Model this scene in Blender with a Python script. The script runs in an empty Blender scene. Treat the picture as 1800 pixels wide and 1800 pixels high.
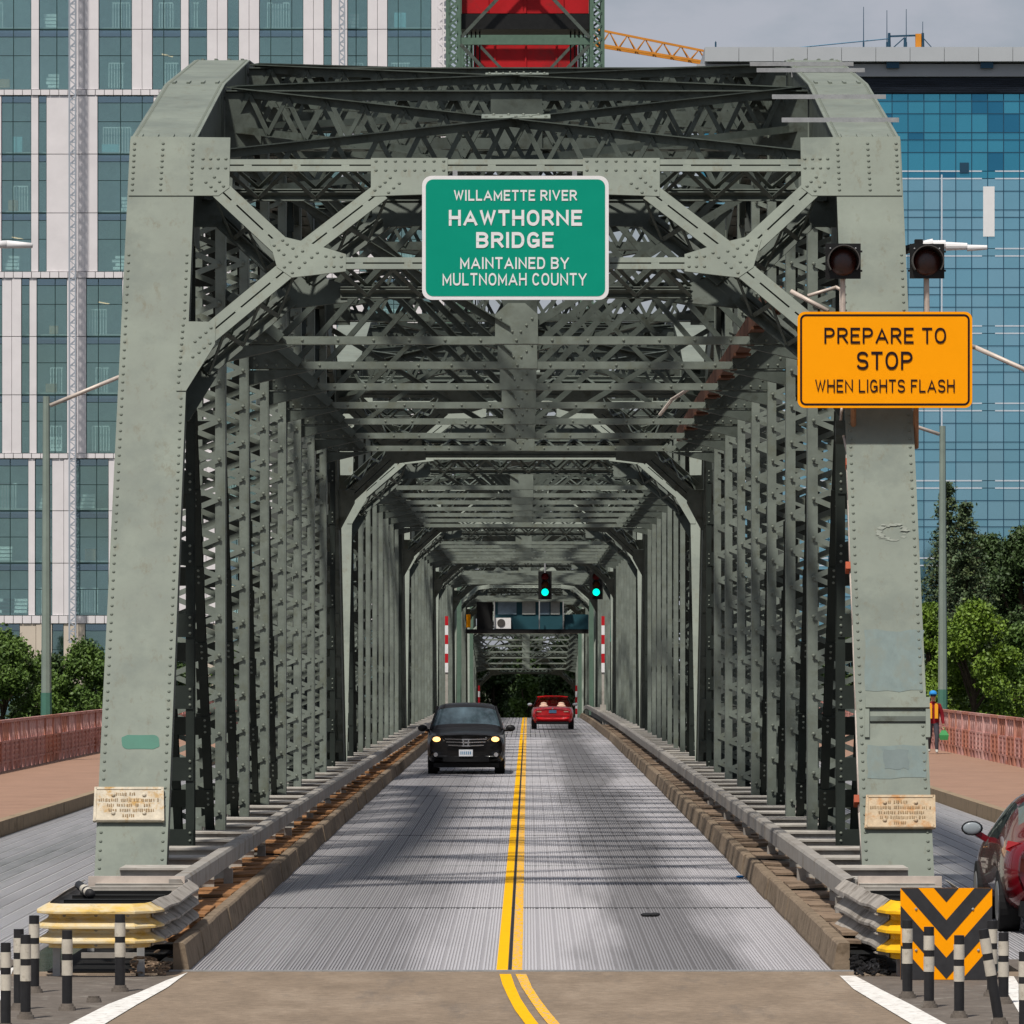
import bpy, bmesh, math, random
from mathutils import Vector, Matrix
random.seed(7)
scene = bpy.context.scene
COL = scene.collection
R = math.radians
# ------------------------------------------------------------------ camera
F, CX, CY = 9640.0, 928.0, 1168.0          # focal length and vanishing point in photo pixels (1800 px frame)
CAMX, CAMZ = 0.16, 2.96
cd = bpy.data.cameras.new('camera'); cam = bpy.data.objects.new('camera', cd); COL.objects.link(cam)
cam.location = (CAMX, 0, CAMZ); cam.rotation_euler = (R(90), 0, 0)
cd.sensor_width = 36; cd.lens = 36 * F / 1800
cd.shift_x = -(CX - 900) / 1800; cd.shift_y = (CY - 900) / 1800
cd.clip_start = 1; cd.clip_end = 6000
scene.camera = cam
# ------------------------------------------------------------------ light
SUN_EL, SUN_AZ = R(60), R(-157)            # azimuth from +Y clockwise: from the left, a little behind the camera
w = bpy.data.worlds.new('World'); scene.world = w; w.use_nodes = True
nt = w.node_tree; bg = nt.nodes['Background']
sky = nt.nodes.new('ShaderNodeTexSky'); sky.sky_type = 'NISHITA'; sky.sun_disc = False
sky.sun_elevation = SUN_EL; sky.sun_rotation = SUN_AZ; sky.dust_density = 2.0
tc = nt.nodes.new('ShaderNodeTexCoord')
mp = nt.nodes.new('ShaderNodeMapping'); mp.inputs['Scale'].default_value = (1, 1, 2.2)
ns = nt.nodes.new('ShaderNodeTexNoise'); ns.inputs['Scale'].default_value = 20.0; ns.inputs['Detail'].default_value = 7
ns.inputs['Roughness'].default_value = 0.55
cr = nt.nodes.new('ShaderNodeValToRGB')
cr.color_ramp.elements[0].position = 0.36; cr.color_ramp.elements[0].color = (0.30, 0.30, 0.30, 1)
cr.color_ramp.elements[1].position = 0.64; cr.color_ramp.elements[1].color = (0.92, 0.92, 0.92, 1)
mx = nt.nodes.new('ShaderNodeMix'); mx.data_type = 'RGBA'
mx.inputs[7].default_value = (6.5, 6.8, 7.7, 1)
nt.links.new(tc.outputs['Generated'], mp.inputs['Vector']); nt.links.new(mp.outputs['Vector'], ns.inputs['Vector'])
nt.links.new(ns.outputs['Fac'], cr.inputs['Fac']); nt.links.new(cr.outputs['Color'], mx.inputs[0])
nt.links.new(sky.outputs['Color'], mx.inputs[6]); nt.links.new(mx.outputs[2], bg.inputs['Color'])
bg.inputs['Strength'].default_value = 0.068
sl = bpy.data.lights.new('sun', 'SUN'); sl.energy = 4.2; sl.angle = R(3.2); sl.color = (1.0, 0.95, 0.87)
so = bpy.data.objects.new('sun', sl); COL.objects.link(so)
sd = Vector((math.sin(SUN_AZ) * math.cos(SUN_EL), math.cos(SUN_AZ) * math.cos(SUN_EL), math.sin(SUN_EL)))
so.rotation_euler = sd.to_track_quat('Z', 'Y').to_euler(); so.location = (-40, -40, 80)
vs = scene.view_settings; vs.view_transform = 'Standard'; vs.look = 'None'; vs.exposure = 0.0; vs.gamma = 1
scene.cycles.max_bounces = 6; scene.cycles.diffuse_bounces = 2; scene.cycles.glossy_bounces = 3
scene.cycles.transparent_max_bounces = 12; scene.cycles.transmission_bounces = 4
scene.cycles.use_denoising = True

# ------------------------------------------------------------------ helpers
def P(px, py, D):
    return Vector((CAMX + (px - CX) * D / F, D, CAMZ - (py - CY) * D / F))
V = Vector
X1, Y1, Z1 = V((1, 0, 0)), V((0, 1, 0)), V((0, 0, 1))

class MB:
    """collects geometry; build() links it as ONE mesh object"""
    def __init__(s): s.v, s.f, s.m = [], [], []
    def add(s, vs_, fs, mi=0):
        n = len(s.v); s.v += [tuple(p) for p in vs_]; s.f += [tuple(i + n for i in f) for f in fs]; s.m += [mi] * len(fs); return s
    def obox(s, c, ax, ay, az, mi=0):        # centre and three half-axes
        c, ax, ay, az = V(c), V(ax), V(ay), V(az)
        vs_ = [c + ax * i + ay * j + az * k for k in (-1, 1) for j in (-1, 1) for i in (-1, 1)]
        return s.add(vs_, [(0, 2, 3, 1), (4, 5, 7, 6), (0, 1, 5, 4), (2, 6, 7, 3), (0, 4, 6, 2), (1, 3, 7, 5)], mi)
    def box(s, x0, x1, y0, y1, z0, z1, mi=0):
        return s.obox(((x0 + x1) / 2, (y0 + y1) / 2, (z0 + z1) / 2), ((x1 - x0) / 2, 0, 0), (0, (y1 - y0) / 2, 0), (0, 0, (z1 - z0) / 2), mi)
    def beam(s, p0, p1, wd, ht, up=(0, 0, 1), mi=0):   # wd across, ht along up
        p0, p1 = V(p0), V(p1); d = p1 - p0; L = d.length
        if L < 1e-6: return s
        d /= L; u = V(up); sd_ = d.cross(u)
        if sd_.length < 1e-4: sd_ = d.cross(X1)
        sd_.normalize(); u = sd_.cross(d)
        return s.obox((p0 + p1) / 2, sd_ * wd / 2, d * L / 2, u * ht / 2, mi)
    def prism(s, poly, off, mi=0):           # polygon of 3-D points extruded by a vector
        n = len(poly); off = V(off); a = [V(p) for p in poly]; b = [p + off for p in a]
        fs = [tuple(range(n - 1, -1, -1)), tuple(range(n, 2 * n))] + [(i, (i + 1) % n, n + (i + 1) % n, n + i) for i in range(n)]
        return s.add(a + b, fs, mi)
    def cyl(s, p0, p1, r0, r1=None, n=12, mi=0, cap=True):
        p0, p1 = V(p0), V(p1); r1 = r0 if r1 is None else r1
        d = (p1 - p0).normalized(); u = d.cross(Z1)
        if u.length < 1e-3: u = d.cross(X1)
        u.normalize(); q = d.cross(u)
        ring = [u * math.cos(2 * math.pi * i / n) + q * math.sin(2 * math.pi * i / n) for i in range(n)]
        fs = [(i, (i + 1) % n, n + (i + 1) % n, n + i) for i in range(n)]
        if cap: fs += [tuple(range(n - 1, -1, -1)), tuple(range(n, 2 * n))]
        return s.add([p0 + r * r0 for r in ring] + [p1 + r * r1 for r in ring], fs, mi)
    def tube(s, pts, r, n=8, mi=0):
        for a, b in zip(pts[:-1], pts[1:]): s.cyl(a, b, r, r, n, mi)
        for p in pts[1:-1]: s.ball(p, r, mi)
        return s
    def ball(s, c, r, mi=0, n=8, m=5, sc=(1, 1, 1)):
        c = V(c); vs_ = []; fs = []
        for j in range(m + 1):
            t = math.pi * j / m
            for i in range(n):
                a = 2 * math.pi * i / n
                vs_.append(c + V((r * sc[0] * math.sin(t) * math.cos(a), r * sc[1] * math.sin(t) * math.sin(a), r * sc[2] * math.cos(t))))
        for j in range(m):
            for i in range(n): fs.append((j * n + i, j * n + (i + 1) % n, (j + 1) * n + (i + 1) % n, (j + 1) * n + i))
        return s.add(vs_, fs, mi)
    def rivet(s, p, n, r=.022, h=.018):
        p, n = V(p), V(n).normalized(); u = n.cross(Z1 if abs(n.z) < .9 else X1).normalized(); q = n.cross(u)
        k = 7; a = [p + (u * math.cos(2 * math.pi * i / k) + q * math.sin(2 * math.pi * i / k)) * r for i in range(k)]
        b = [p + n * h * .75 + (x - p) * .62 for x in a]
        return s.add(a + b + [p + n * h], [(i, (i + 1) % k, k + (i + 1) % k, k + i) for i in range(k)] + [(k + i, k + (i + 1) % k, 2 * k) for i in range(k)])
    def zigzag(s, a0, a1, b0, b1, pitch, wd, th, nrm, bars=None):
        """lacing bars between two parallel edges a and b; pitch along the edge between bar ends"""
        a0, a1, b0, b1 = V(a0), V(a1), V(b0), V(b1); n = max(2, int(round((a1 - a0).length / pitch)))
        for i in range(n):
            p, q = (a0.lerp(a1, i / n), b0.lerp(b1, (i + 1) / n)) if i % 2 == 0 else (b0.lerp(b1, i / n), a0.lerp(a1, (i + 1) / n))
            o = V(nrm) * (th * .6 * (i % 2))
            if bars is not None: bars.append((p + o, q + o, wd, th, nrm))
            else: s.beam(p + o, q + o, wd, th, nrm)
        return s
    def mesh(s, name, mats, org=(0, 0, 0), smooth=False):
        me = bpy.data.meshes.new(name); o = V(org)
        me.from_pydata([V(p) - o for p in s.v], [], s.f)
        for m_ in (mats if isinstance(mats, (list, tuple)) else [mats]): me.materials.append(m_)
        if any(s.m): me.polygons.foreach_set('material_index', s.m)
        if smooth: me.polygons.foreach_set('use_smooth', [True] * len(me.polygons))
        me.update(); return me
    def build(s, name, mats, parent=None, kind=None, smooth=False):
        return put(name, s.mesh(name, mats, ORG.get(parent.name, (0, 0, 0)) if parent else (0, 0, 0), smooth), parent, kind)

ORG = {}     # world origin of the thing an object belongs to
def put(name, me, parent=None, kind=None, M=None):
    o = bpy.data.objects.new(name, me); COL.objects.link(o)
    if parent: o.parent = parent; ORG[o.name] = ORG.get(parent.name, (0, 0, 0))
    if kind: o['kind'] = kind
    if M is not None: o.matrix_basis = M
    return o
def tag(o, label, cat, group=None):
    o['label'] = label; o['category'] = cat
    if group: o['group'] = group
    return o
def thing(name, label, cat, loc=(0, 0, 0), group=None):
    o = bpy.data.objects.new(name, None); COL.objects.link(o); o.location = loc; o.empty_display_size = .2
    ORG[o.name] = tuple(loc); return tag(o, label, cat, group)
def struct(name, loc=(0, 0, 0)):
    o = bpy.data.objects.new(name, None); COL.objects.link(o); o.location = loc; ORG[o.name] = tuple(loc); o['kind'] = 'structure'; return o
def copy_tree(o, parent=None, skip=()):
    c = o.copy(); COL.objects.link(c)
    if parent: c.parent = parent
    for ch in list(o.children):
        if not any(ch.name.startswith(k) for k in skip): copy_tree(ch, c, skip)
    return c
_unit = MB().box(-.5, .5, -.5, .5, -.5, .5)
_bar_cache = {}
def bar_obj(name, p, q, wd, th, nrm, mat, parent):
    """one bar as an object that shares a unit-box mesh with all the others"""
    if mat.name not in _bar_cache: _bar_cache[mat.name] = _unit.mesh('bar', mat)
    p, q = V(p), V(q); d = q - p; L = d.length; d.normalize(); s_ = d.cross(V(nrm)).normalized(); u = s_.cross(d)
    c = (p + q) / 2 - V(ORG.get(parent.name, (0, 0, 0)))
    M = Matrix(((s_.x * wd, d.x * L, u.x * th, c.x), (s_.y * wd, d.y * L, u.y * th, c.y), (s_.z * wd, d.z * L, u.z * th, c.z), (0, 0, 0, 1)))
    return put(name, _bar_cache[mat.name], parent, None, M)

# ------------------------------------------------------------------ materials
def mat(name, col, rough=.6, metal=0.0, var=.15, scale=3.0, col2=None, amt2=0.0, scale2=1.2, bump=0.0, bscale=40.0, stretch=None, spec=.2, coat=0.0, emit=None, estr=0, col3=None, amt3=.3, scale3=1.0, stretch3=(6, 6, .35), fine=0.0):
    m = bpy.data.materials.new(name); m.use_nodes = True; n = m.node_tree; b = n.nodes['Principled BSDF']
    b.inputs['Roughness'].default_value = rough; b.inputs['Metallic'].default_value = metal
    b.inputs['Specular IOR Level'].default_value = spec; b.inputs['Coat Weight'].default_value = coat
    c4 = (*col, 1); L = n.links.new
    geo = n.nodes.new('ShaderNodeNewGeometry'); mpn = n.nodes.new('ShaderNodeMapping')
    mpn.inputs['Scale'].default_value = stretch or (1, 1, 1); L(geo.outputs['Position'], mpn.inputs['Vector'])
    out = None
    if var > 0:
        t = n.nodes.new('ShaderNodeTexNoise'); t.inputs['Scale'].default_value = scale; t.inputs['Detail'].default_value = 6; t.inputs['Roughness'].default_value = .65
        L(mpn.outputs['Vector'], t.inputs['Vector'])
        r = n.nodes.new('ShaderNodeMapRange'); r.inputs['From Min'].default_value = .3; r.inputs['From Max'].default_value = .7
        r.inputs['To Min'].default_value = 1 - var; r.inputs['To Max'].default_value = 1 + var; L(t.outputs['Fac'], r.inputs['Value'])
        mu = n.nodes.new('ShaderNodeMix'); mu.data_type = 'RGBA'; mu.blend_type = 'MULTIPLY'; mu.inputs[0].default_value = 1
        mu.inputs[6].default_value = c4; L(r.outputs['Result'], mu.inputs[7]); out = mu.outputs[2]
        rr = n.nodes.new('ShaderNodeMapRange'); rr.inputs['To Min'].default_value = max(0, rough - .12); rr.inputs['To Max'].default_value = min(1, rough + .12)
        L(t.outputs['Fac'], rr.inputs['Value']); L(rr.outputs['Result'], b.inputs['Roughness'])
    if col2:
        t = n.nodes.new('ShaderNodeTexNoise'); t.inputs['Scale'].default_value = scale2; t.inputs['Detail'].default_value = 8; t.inputs['Roughness'].default_value = .7
        L(mpn.outputs['Vector'], t.inputs['Vector'])
        rp = n.nodes.new('ShaderNodeMapRange'); rp.inputs['From Min'].default_value = .62 - amt2 * .3; rp.inputs['From Max'].default_value = .74 - amt2 * .2
        L(t.outputs['Fac'], rp.inputs['Value'])
        mu = n.nodes.new('ShaderNodeMix'); mu.data_type = 'RGBA'; L(rp.outputs['Result'], mu.inputs[0])
        if out: L(out, mu.inputs[6])
        else: mu.inputs[6].default_value = c4
        mu.inputs[7].default_value = (*col2, 1); out = mu.outputs[2]
    if col3:                                  # streaks or spots of their own
        m3 = n.nodes.new('ShaderNodeMapping'); m3.inputs['Scale'].default_value = stretch3; L(geo.outputs['Position'], m3.inputs['Vector'])
        t = n.nodes.new('ShaderNodeTexNoise'); t.inputs['Scale'].default_value = scale3; t.inputs['Detail'].default_value = 7; t.inputs['Roughness'].default_value = .75
        L(m3.outputs['Vector'], t.inputs['Vector'])
        rp = n.nodes.new('ShaderNodeMapRange'); rp.inputs['From Min'].default_value = .68 - amt3 * .3; rp.inputs['From Max'].default_value = .84 - amt3 * .3; rp.inputs['To Max'].default_value = .75
        L(t.outputs['Fac'], rp.inputs['Value']); mu = n.nodes.new('ShaderNodeMix'); mu.data_type = 'RGBA'; L(rp.outputs['Result'], mu.inputs[0])
        if out: L(out, mu.inputs[6])
        else: mu.inputs[6].default_value = c4
        mu.inputs[7].default_value = (*col3, 1); out = mu.outputs[2]
    if fine:                                  # aggregate, grit
        t = n.nodes.new('ShaderNodeTexNoise'); t.inputs['Scale'].default_value = 8; t.inputs['Detail'].default_value = 8; t.inputs['Roughness'].default_value = .8; L(geo.outputs['Position'], t.inputs['Vector'])
        r = n.nodes.new('ShaderNodeMapRange'); r.inputs['From Min'].default_value = .32; r.inputs['From Max'].default_value = .68; r.inputs['To Min'].default_value = 1 - fine; r.inputs['To Max'].default_value = 1 + fine; L(t.outputs['Fac'], r.inputs['Value'])
        mu = n.nodes.new('ShaderNodeMix'); mu.data_type = 'RGBA'; mu.blend_type = 'MULTIPLY'; mu.inputs[0].default_value = 1; L(out, mu.inputs[6]); L(r.outputs['Result'], mu.inputs[7]); out = mu.outputs[2]
    if out: L(out, b.inputs['Base Color'])
    else: b.inputs['Base Color'].default_value = c4
    if bump:
        t = n.nodes.new('ShaderNodeTexNoise'); t.inputs['Scale'].default_value = bscale; t.inputs['Detail'].default_value = 4
        L(mpn.outputs['Vector'], t.inputs['Vector'])
        bp = n.nodes.new('ShaderNodeBump'); bp.inputs['Strength'].default_value = bump; bp.inputs['Distance'].default_value = .02
        L(t.outputs['Fac'], bp.inputs['Height']); L(bp.outputs['Normal'], b.inputs['Normal'])
    if emit:
        b.inputs['Emission Color'].default_value = (*emit, 1); b.inputs['Emission Strength'].default_value = estr
    return m
G = {}
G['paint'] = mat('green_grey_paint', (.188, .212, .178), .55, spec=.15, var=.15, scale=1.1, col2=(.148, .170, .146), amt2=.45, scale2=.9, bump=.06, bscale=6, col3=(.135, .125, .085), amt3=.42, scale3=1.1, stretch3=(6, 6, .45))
G['paint_in'] = mat('green_grey_paint_dusty', (.078, .093, .080), .6, spec=.2, var=.3, scale=1.7, col2=(.045, .05, .038), amt2=.3, scale2=3.0, bump=.04)  # dusty bridge paint, with the shade inside the truss darkened into its colour
G['paint_mid'] = mat('green_grey_paint_far', (.168, .193, .166), .55, spec=.2, var=.28, scale=1.7, col2=(.14, .155, .12), amt2=.3, scale2=3.0)  # same bridge paint, kept lighter as the partly sunlit copy
G['paint_old'] = mat('old_dark_green_paint', (.020, .026, .022), .6, spec=.2, var=.3, scale=1.5)  # grimy hangers and diagonals, with deep shade put into their colour
G['paint_tower'] = mat('tower_green_paint', (.10, .16, .12), .55, var=.12)
G['patch_teal'] = mat('teal_touch_up_paint', (.075, .185, .140), .6, spec=.1, var=.08, scale=4)
G['patch_blue'] = mat('blue_grey_touch_up_paint', (.158, .200, .192), .6, spec=.1, var=.12, scale=3, stretch=(3, 3, 1), col2=(.165, .19, .168), amt2=.5, scale2=1.6)
G['patch_grey'] = mat('grey_touch_up_paint', (.140, .172, .168), .6, spec=.1, var=.1, scale=5)
G['rivet'] = mat('rivet_paint', (.16, .18, .15), .45, var=0)
G['galv'] = mat('galvanised_steel', (.33, .335, .34), .5, .3, var=.15, scale=9, col2=(.36, .36, .35), amt2=.2, scale2=6)
G['rail'] = mat('weathered_rail_steel', (.30, .28, .255), .7, .0, spec=.2, var=.15, scale=3, col2=(.21, .185, .155), amt2=.4, scale2=2.0, col3=(.20, .13, .08), amt3=.3, scale3=2, stretch3=(1, 1, 1))
G['bracket'] = mat('pale_bracket_steel', (.40, .375, .335), .7, .0, spec=.2, var=.2, scale=4, col2=(.26, .22, .18), amt2=.3, scale2=3)
G['grate'] = None
G['rust'] = mat('rusty_plate', (.30, .145, .06), .85, var=.3, scale=4, col2=(.15, .085, .045), amt2=.4, scale2=3, bump=.2)
G['rust_dull'] = mat('brown_worn_plate', (.23, .165, .115), .85, var=.25, scale=4, col2=(.12, .085, .06), amt2=.4, scale2=3, bump=.2)
G['rust_pipe'] = mat('rusty_tray', (.12, .05, .028), .8, var=.3, scale=6, col2=(.08, .035, .02), amt2=.4)
G['kerb'] = mat('dirty_kerb_concrete', (.215, .165, .118), .9, spec=.1, var=.25, scale=2.5, col2=(.10, .075, .05), amt2=.35, scale2=3.5, bump=.35, bscale=25)
G['white'] = mat('white_paint', (.74, .72, .68), .6, var=.08, scale=6, col2=(.33, .29, .25), amt2=.34, scale2=9, spec=.15)
G['band'] = mat('dirty_reflective_band', (.50, .46, .39), .6, var=.15, scale=8, col2=(.30, .26, .2), amt2=.2, scale2=14)
G['yellow'] = mat('yellow_road_paint', (.84, .43, .002), .7, var=.08, scale=7, spec=.1)
G['yellow_worn'] = mat('worn_yellow_road_paint', (.84, .43, .002), .7, var=.08, scale=7, spec=.1, col2=(.34, .32, .31), amt2=.5, scale2=13, stretch=(2.4, .5, 1))
G['black'] = mat('black_rubber', (.02, .02, .022), .6, var=.2, scale=10)
G['dark'] = mat('dark_void', (.008, .008, .008), .9, var=0)  # near-black stands in for shade in gaps and under the cushions
G['plaque'] = mat('rusty_cast_plaque', (.47, .37, .25), .75, var=.22, scale=9, col2=(.42, .22, .09), amt2=.42, scale2=7, bump=.2)
G['plaque_l'] = mat('worn_white_cast_plaque', (.52, .46, .36), .75, var=.2, scale=9, col2=(.42, .25, .08), amt2=.38, scale2=8, bump=.2)
G['plaque_ink'] = mat('rusty_raised_letters', (.24, .165, .09), .8, var=.3, scale=9)
G['sign_green'] = mat('sign_green', (.0, .28, .185), .5, var=.03, spec=.15)
G['sign_white'] = mat('sign_white', (.78, .77, .77), .4, var=.03)
G['sign_orange'] = mat('sign_orange', (1.0, .36, .0), .5, var=.02, spec=.12)
G['sign_black'] = mat('sign_black', (.016, .006, .008), .5, var=0)
G['conduit'] = mat('conduit_steel', (.56, .48, .42), .5, .15, var=.15, scale=6)
G['copper'] = mat('rusty_post_steel', (.36, .19, .10), .6, .1, var=.3, scale=5)
G['clamp'] = mat('red_oxide_clamp', (.36, .075, .03), .6, var=.1)
# ================================================================== the truss spans
SPAN, PAN = 64.0, 6.4
S = [(0, .3), (5.9, 9.65), (12.6, 11.07), (19.4, 12.15), (25.7, 12.6), (32, 12.75)]
S = S + [(SPAN - y, z) for y, z in S[-2::-1]]
def ztop(y):
    for (a, za), (b, zb) in zip(S[:-1], S[1:]):
        if a <= y <= b: return za + (zb - za) * (y - a) / (b - a)
    return .3
XI, XO = 4.07, 4.91                          # inner and outer edge of the truss
E = V((0, S[1][0] - S[0][0], S[1][1] - S[0][1])).normalized()     # up along the end post
N = V((0, E.z, -E.y))                        # into the span, off the back of the end post
def pp(px, py, off=0.0):                     # pixel -> span-local point on the end post's front plane
    C = V((CAMX, 0, CAMZ)); d = V(((px - CX) / F, 1, -(py - CY) / F)); O = V((0, 64.0, .3)) + N * off
    t = (O - C).dot(N) / d.dot(N); p = C + d * t; return p - V((0, 64.0, 0))
def mir(p): return V((-p[0], p[1], p[2]))
def flip(p): return V((p[0], SPAN - p[1], p[2]))

def make_span(detail):
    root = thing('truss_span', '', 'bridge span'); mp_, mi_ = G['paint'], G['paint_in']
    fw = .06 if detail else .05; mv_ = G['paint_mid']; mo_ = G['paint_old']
    loose = []                               # lacing bars that become objects of their own
    # ---- end posts and top chords
    for s in (-1, 1):
        for k in range(len(S) - 1):
            a, b = V((0, *S[k])), V((0, *S[k + 1])); e = (b - a).normalized(); n = V((0, e.z, -e.y))
            if k == 0: a = a - e * .0
            L = (b - a).length; mid = (a + b) / 2; xc = s * (XI + XO) / 2; post = k in (0, len(S) - 2)
            m = MB()
            for x in (XI + .045, XO - .045):
                m.obox(mid + n * .36 + X1 * s * x, X1 * .014, e * L / 2, n * .34)
            for x, sg in ((XI + .09, 1), (XO - .09, -1)):
                m.obox(mid + n * .69 + X1 * s * x, X1 * .055, e * L / 2, n * .012)
            q = 0.5
            while q < L - .3:                # battens across the open back
                m.obox(a + e * q + n * .715 + X1 * xc, X1 * .36, e * .16, n * .008); q += 1.15
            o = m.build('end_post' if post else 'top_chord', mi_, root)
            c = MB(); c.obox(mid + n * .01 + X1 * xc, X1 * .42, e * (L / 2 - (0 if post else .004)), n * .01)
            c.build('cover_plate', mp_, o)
            if detail:
                r = MB(); step = .122 if post else .16; q = .2
                while q < L - .05:
                    if not (post and k == 0 and q > L - 1.75):
                        for dx in (-.365, .365): r.rivet(a + e * q + X1 * (xc + dx), -n)
                    q += step
                if post: r.build('rivet_row', G['rivet'], o, 'stuff')
                else:
                    r.build('rivet_row', G['rivet'], o, 'stuff')
                    h = MB()                 # splice at the lower end of the chord piece
                    for dx in (-.3, -.1, .1, .3): h.obox(a + e * .25 - n * .012 + X1 * (xc + dx), X1 * .02, e * .24, n * .012)
                    h.build('splice_strip', mp_, o, 'stuff')
        # ---- gussets at the top nodes, in the plane of the truss
        for i in range(1, 10):
            y = PAN * i; z = ztop(y)
            for x in (XI + .02, XO - .02):
                w_ = .95 if i in (1, 9) else .62
                m = MB(); m.prism([V((s * x, y - w_, ztop(y - w_) - .05)), V((s * x, y + w_, ztop(y + w_) - .05)), V((s * x, y + w_ * .6, z - 1.45)), V((s * x, y - w_ * .6, z - 1.45))], (s * .012, 0, 0))
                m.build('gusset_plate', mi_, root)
        # ---- bottom chord and bearing
        m = MB()
        for x in (XI + .1, XO - .1): m.box(s * x - .02, s * x + .02, .2, SPAN - .2, -.35, .22)
        m.box(s * 4.49 - .3, s * 4.49 + .3, .2, SPAN - .2, -.36, -.34); m.build('bottom_chord', mi_, root)
        for y in (.1, SPAN - .1):
            m = MB(); m.box(s * 4.49 - .45, s * 4.49 + .45, y - .5, y + .5, -.8, .12); m.box(s * 4.49 - .3, s * 4.49 + .3, y - .3, y + .3, .12, .4); m.build('bearing', mi_, root)
        # ---- verticals
        for i in range(1, 10):
            y = PAN * i; z1 = ztop(y) - .55; z0 = .25; m = MB(); lac = MB(); riv = MB()
            if i in (1, 9):                  # hip hanger: two angles joined by batten plates
                for x in (XI + .1, XO - .1):
                    m.box(s * x - .055, s * x + .055, y - .13, y - .115, z0, z1); m.box(s * x - .055, s * x + .055, y + .115, y + .13, z0, z1)
                    m.box(s * x - .008, s * x + .008, y - .115, y + .115, z0, z1)
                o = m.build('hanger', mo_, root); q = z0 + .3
                while q < z1:
                    b_ = MB(); b_.box(s * 4.49 - .36, s * 4.49 + .36, y - .146, y - .131, q, q + .3); b_.build('batten_plate', mo_, o)
                    if detail:
                        for dz in (.05, .15, .25): riv.rivet((s * (XI + .1), y - .147, q + dz), -Y1, .02)
                    q += .92
            else:
                for x, sg in ((XI, 1), (XO, -1)):
                    m.box(s * (x + sg * .01) - .01, s * (x + sg * .01) + .01, y - .17, y + .17, z0, z1)
                    for yy in (-.165, .165): m.box(s * (x + sg * (fw + .02)) - fw, s * (x + sg * (fw + .02)) + fw, y + yy - .01, y + yy + .01, z0, z1)
                o = m.build('vertical_post', mv_, root)
                xa, xb = s * (XI + .08), s * (XO - .08)
                ind = detail and i in (2, 3)
                lst = [] if ind else None
                if detail: lac.zigzag((xa, y - .185, z0 + .1), (xa, y - .185, z1 - .9), (xb, y - .185, z0 + .1), (xb, y - .185, z1 - .9), .27, .075, .014, -Y1, lst)
                if ind:
                    for b_ in lst: loose.append(('lacing_bar', b_, o))
                lac.zigzag((xb, y + .185, z0 + .1), (xb, y + .185, z1 - .9), (xa, y + .185, z0 + .1), (xa, y + .185, z1 - .9), .27 if detail else .5, .075, .014, Y1)
                lac.build('lacing', mi_ if not detail else mv_, o, 'stuff')
                if detail and i < 7:
                    q = z0 + .1; k = 0
                    nb = max(2, int(round((z1 - .9 - q) / .27))); hh = (z1 - .9 - q) / nb
                    for k in range(nb + 1):
                        xx = xa if k % 2 == 0 else xb
                        riv.rivet((xx, y - .205, q + k * hh), -Y1, .028, .022)
            if riv.f: riv.build('rivet_row', G['rivet'], o, 'stuff')
        # ---- diagonals: paired bars with battens, falling towards midspan
        for i in list(range(1, 5)) + list(range(6, 10)):
            j = i + 1 if i < 5 else i - 1
            a, b = V((0, PAN * i, ztop(PAN * i) - .75)), V((0, PAN * j, .15)); e = (b - a).normalized(); n = V((0, -e.z, e.y)); n = n if n.y < 0 else -n
            hw = .055 if i in (1, 2, 8, 9) else .045; m = MB(); riv = MB()
            for x in (XI + .2, XO - .2):
                m.beam(a + X1 * s * x + n * .12, b + X1 * s * x + n * .12, hw * 2, .016, n); m.beam(a + X1 * s * x - n * .12, b + X1 * s * x - n * .12, hw * 2, .016, n)
                m.beam(a + X1 * s * x, b + X1 * s * x, .016, .224, n)
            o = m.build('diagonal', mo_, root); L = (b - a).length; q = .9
            while q < L - .2:
                c = a + e * q + n * .136 + X1 * s * 4.49
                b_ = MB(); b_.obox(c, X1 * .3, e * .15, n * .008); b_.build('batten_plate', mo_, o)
                if detail and i < 5:
                    for dz in (-.1, 0, .1): riv.rivet(c + n * .008 + e * dz - X1 * s * .22, n, .02)
                q += 1.25
            if riv.f: riv.build('rivet_row', G['rivet'], o, 'stuff')
    # ---- sway frames
    def angle(m, p, q, wd=.11, up=Y1):
        m.beam(p, q, wd, .014, up); p2, q2 = V(p), V(q); d = (q2 - p2).normalized(); s_ = d.cross(V(up)).normalized()
        m.beam(p2 + s_ * wd / 2 + V(up) * wd / 2, q2 + s_ * wd / 2 + V(up) * wd / 2, .014, wd, up)
    for i in range(2, 9):
        y = PAN * i; zt = ztop(y) - .12; zb = 7.5
        m = MB(); m.box(-XI, XI, y - .012, y + .0, zb - .055, zb + .055); m.box(-XI, XI, y + .0, y + .10, zb - .055, zb - .043)
        m.box(-XI, XI, y + .15, y + .162, zb - .055, zb + .055)
        o = m.build('sway_strut', G['paint_mid'], root)
        g = MB(); g.prism([V((-.3, y - .014, zb - .05)), V((.3, y - .014, zb - .05)), V((.3, y - .014, zb + .36)), V((.12, y - .014, zb + .52)), V((-.12, y - .014, zb + .52)), V((-.3, y - .014, zb + .36))], (0, -.012, 0)); g.build('gusset_plate', G['paint_mid'], o)
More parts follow.
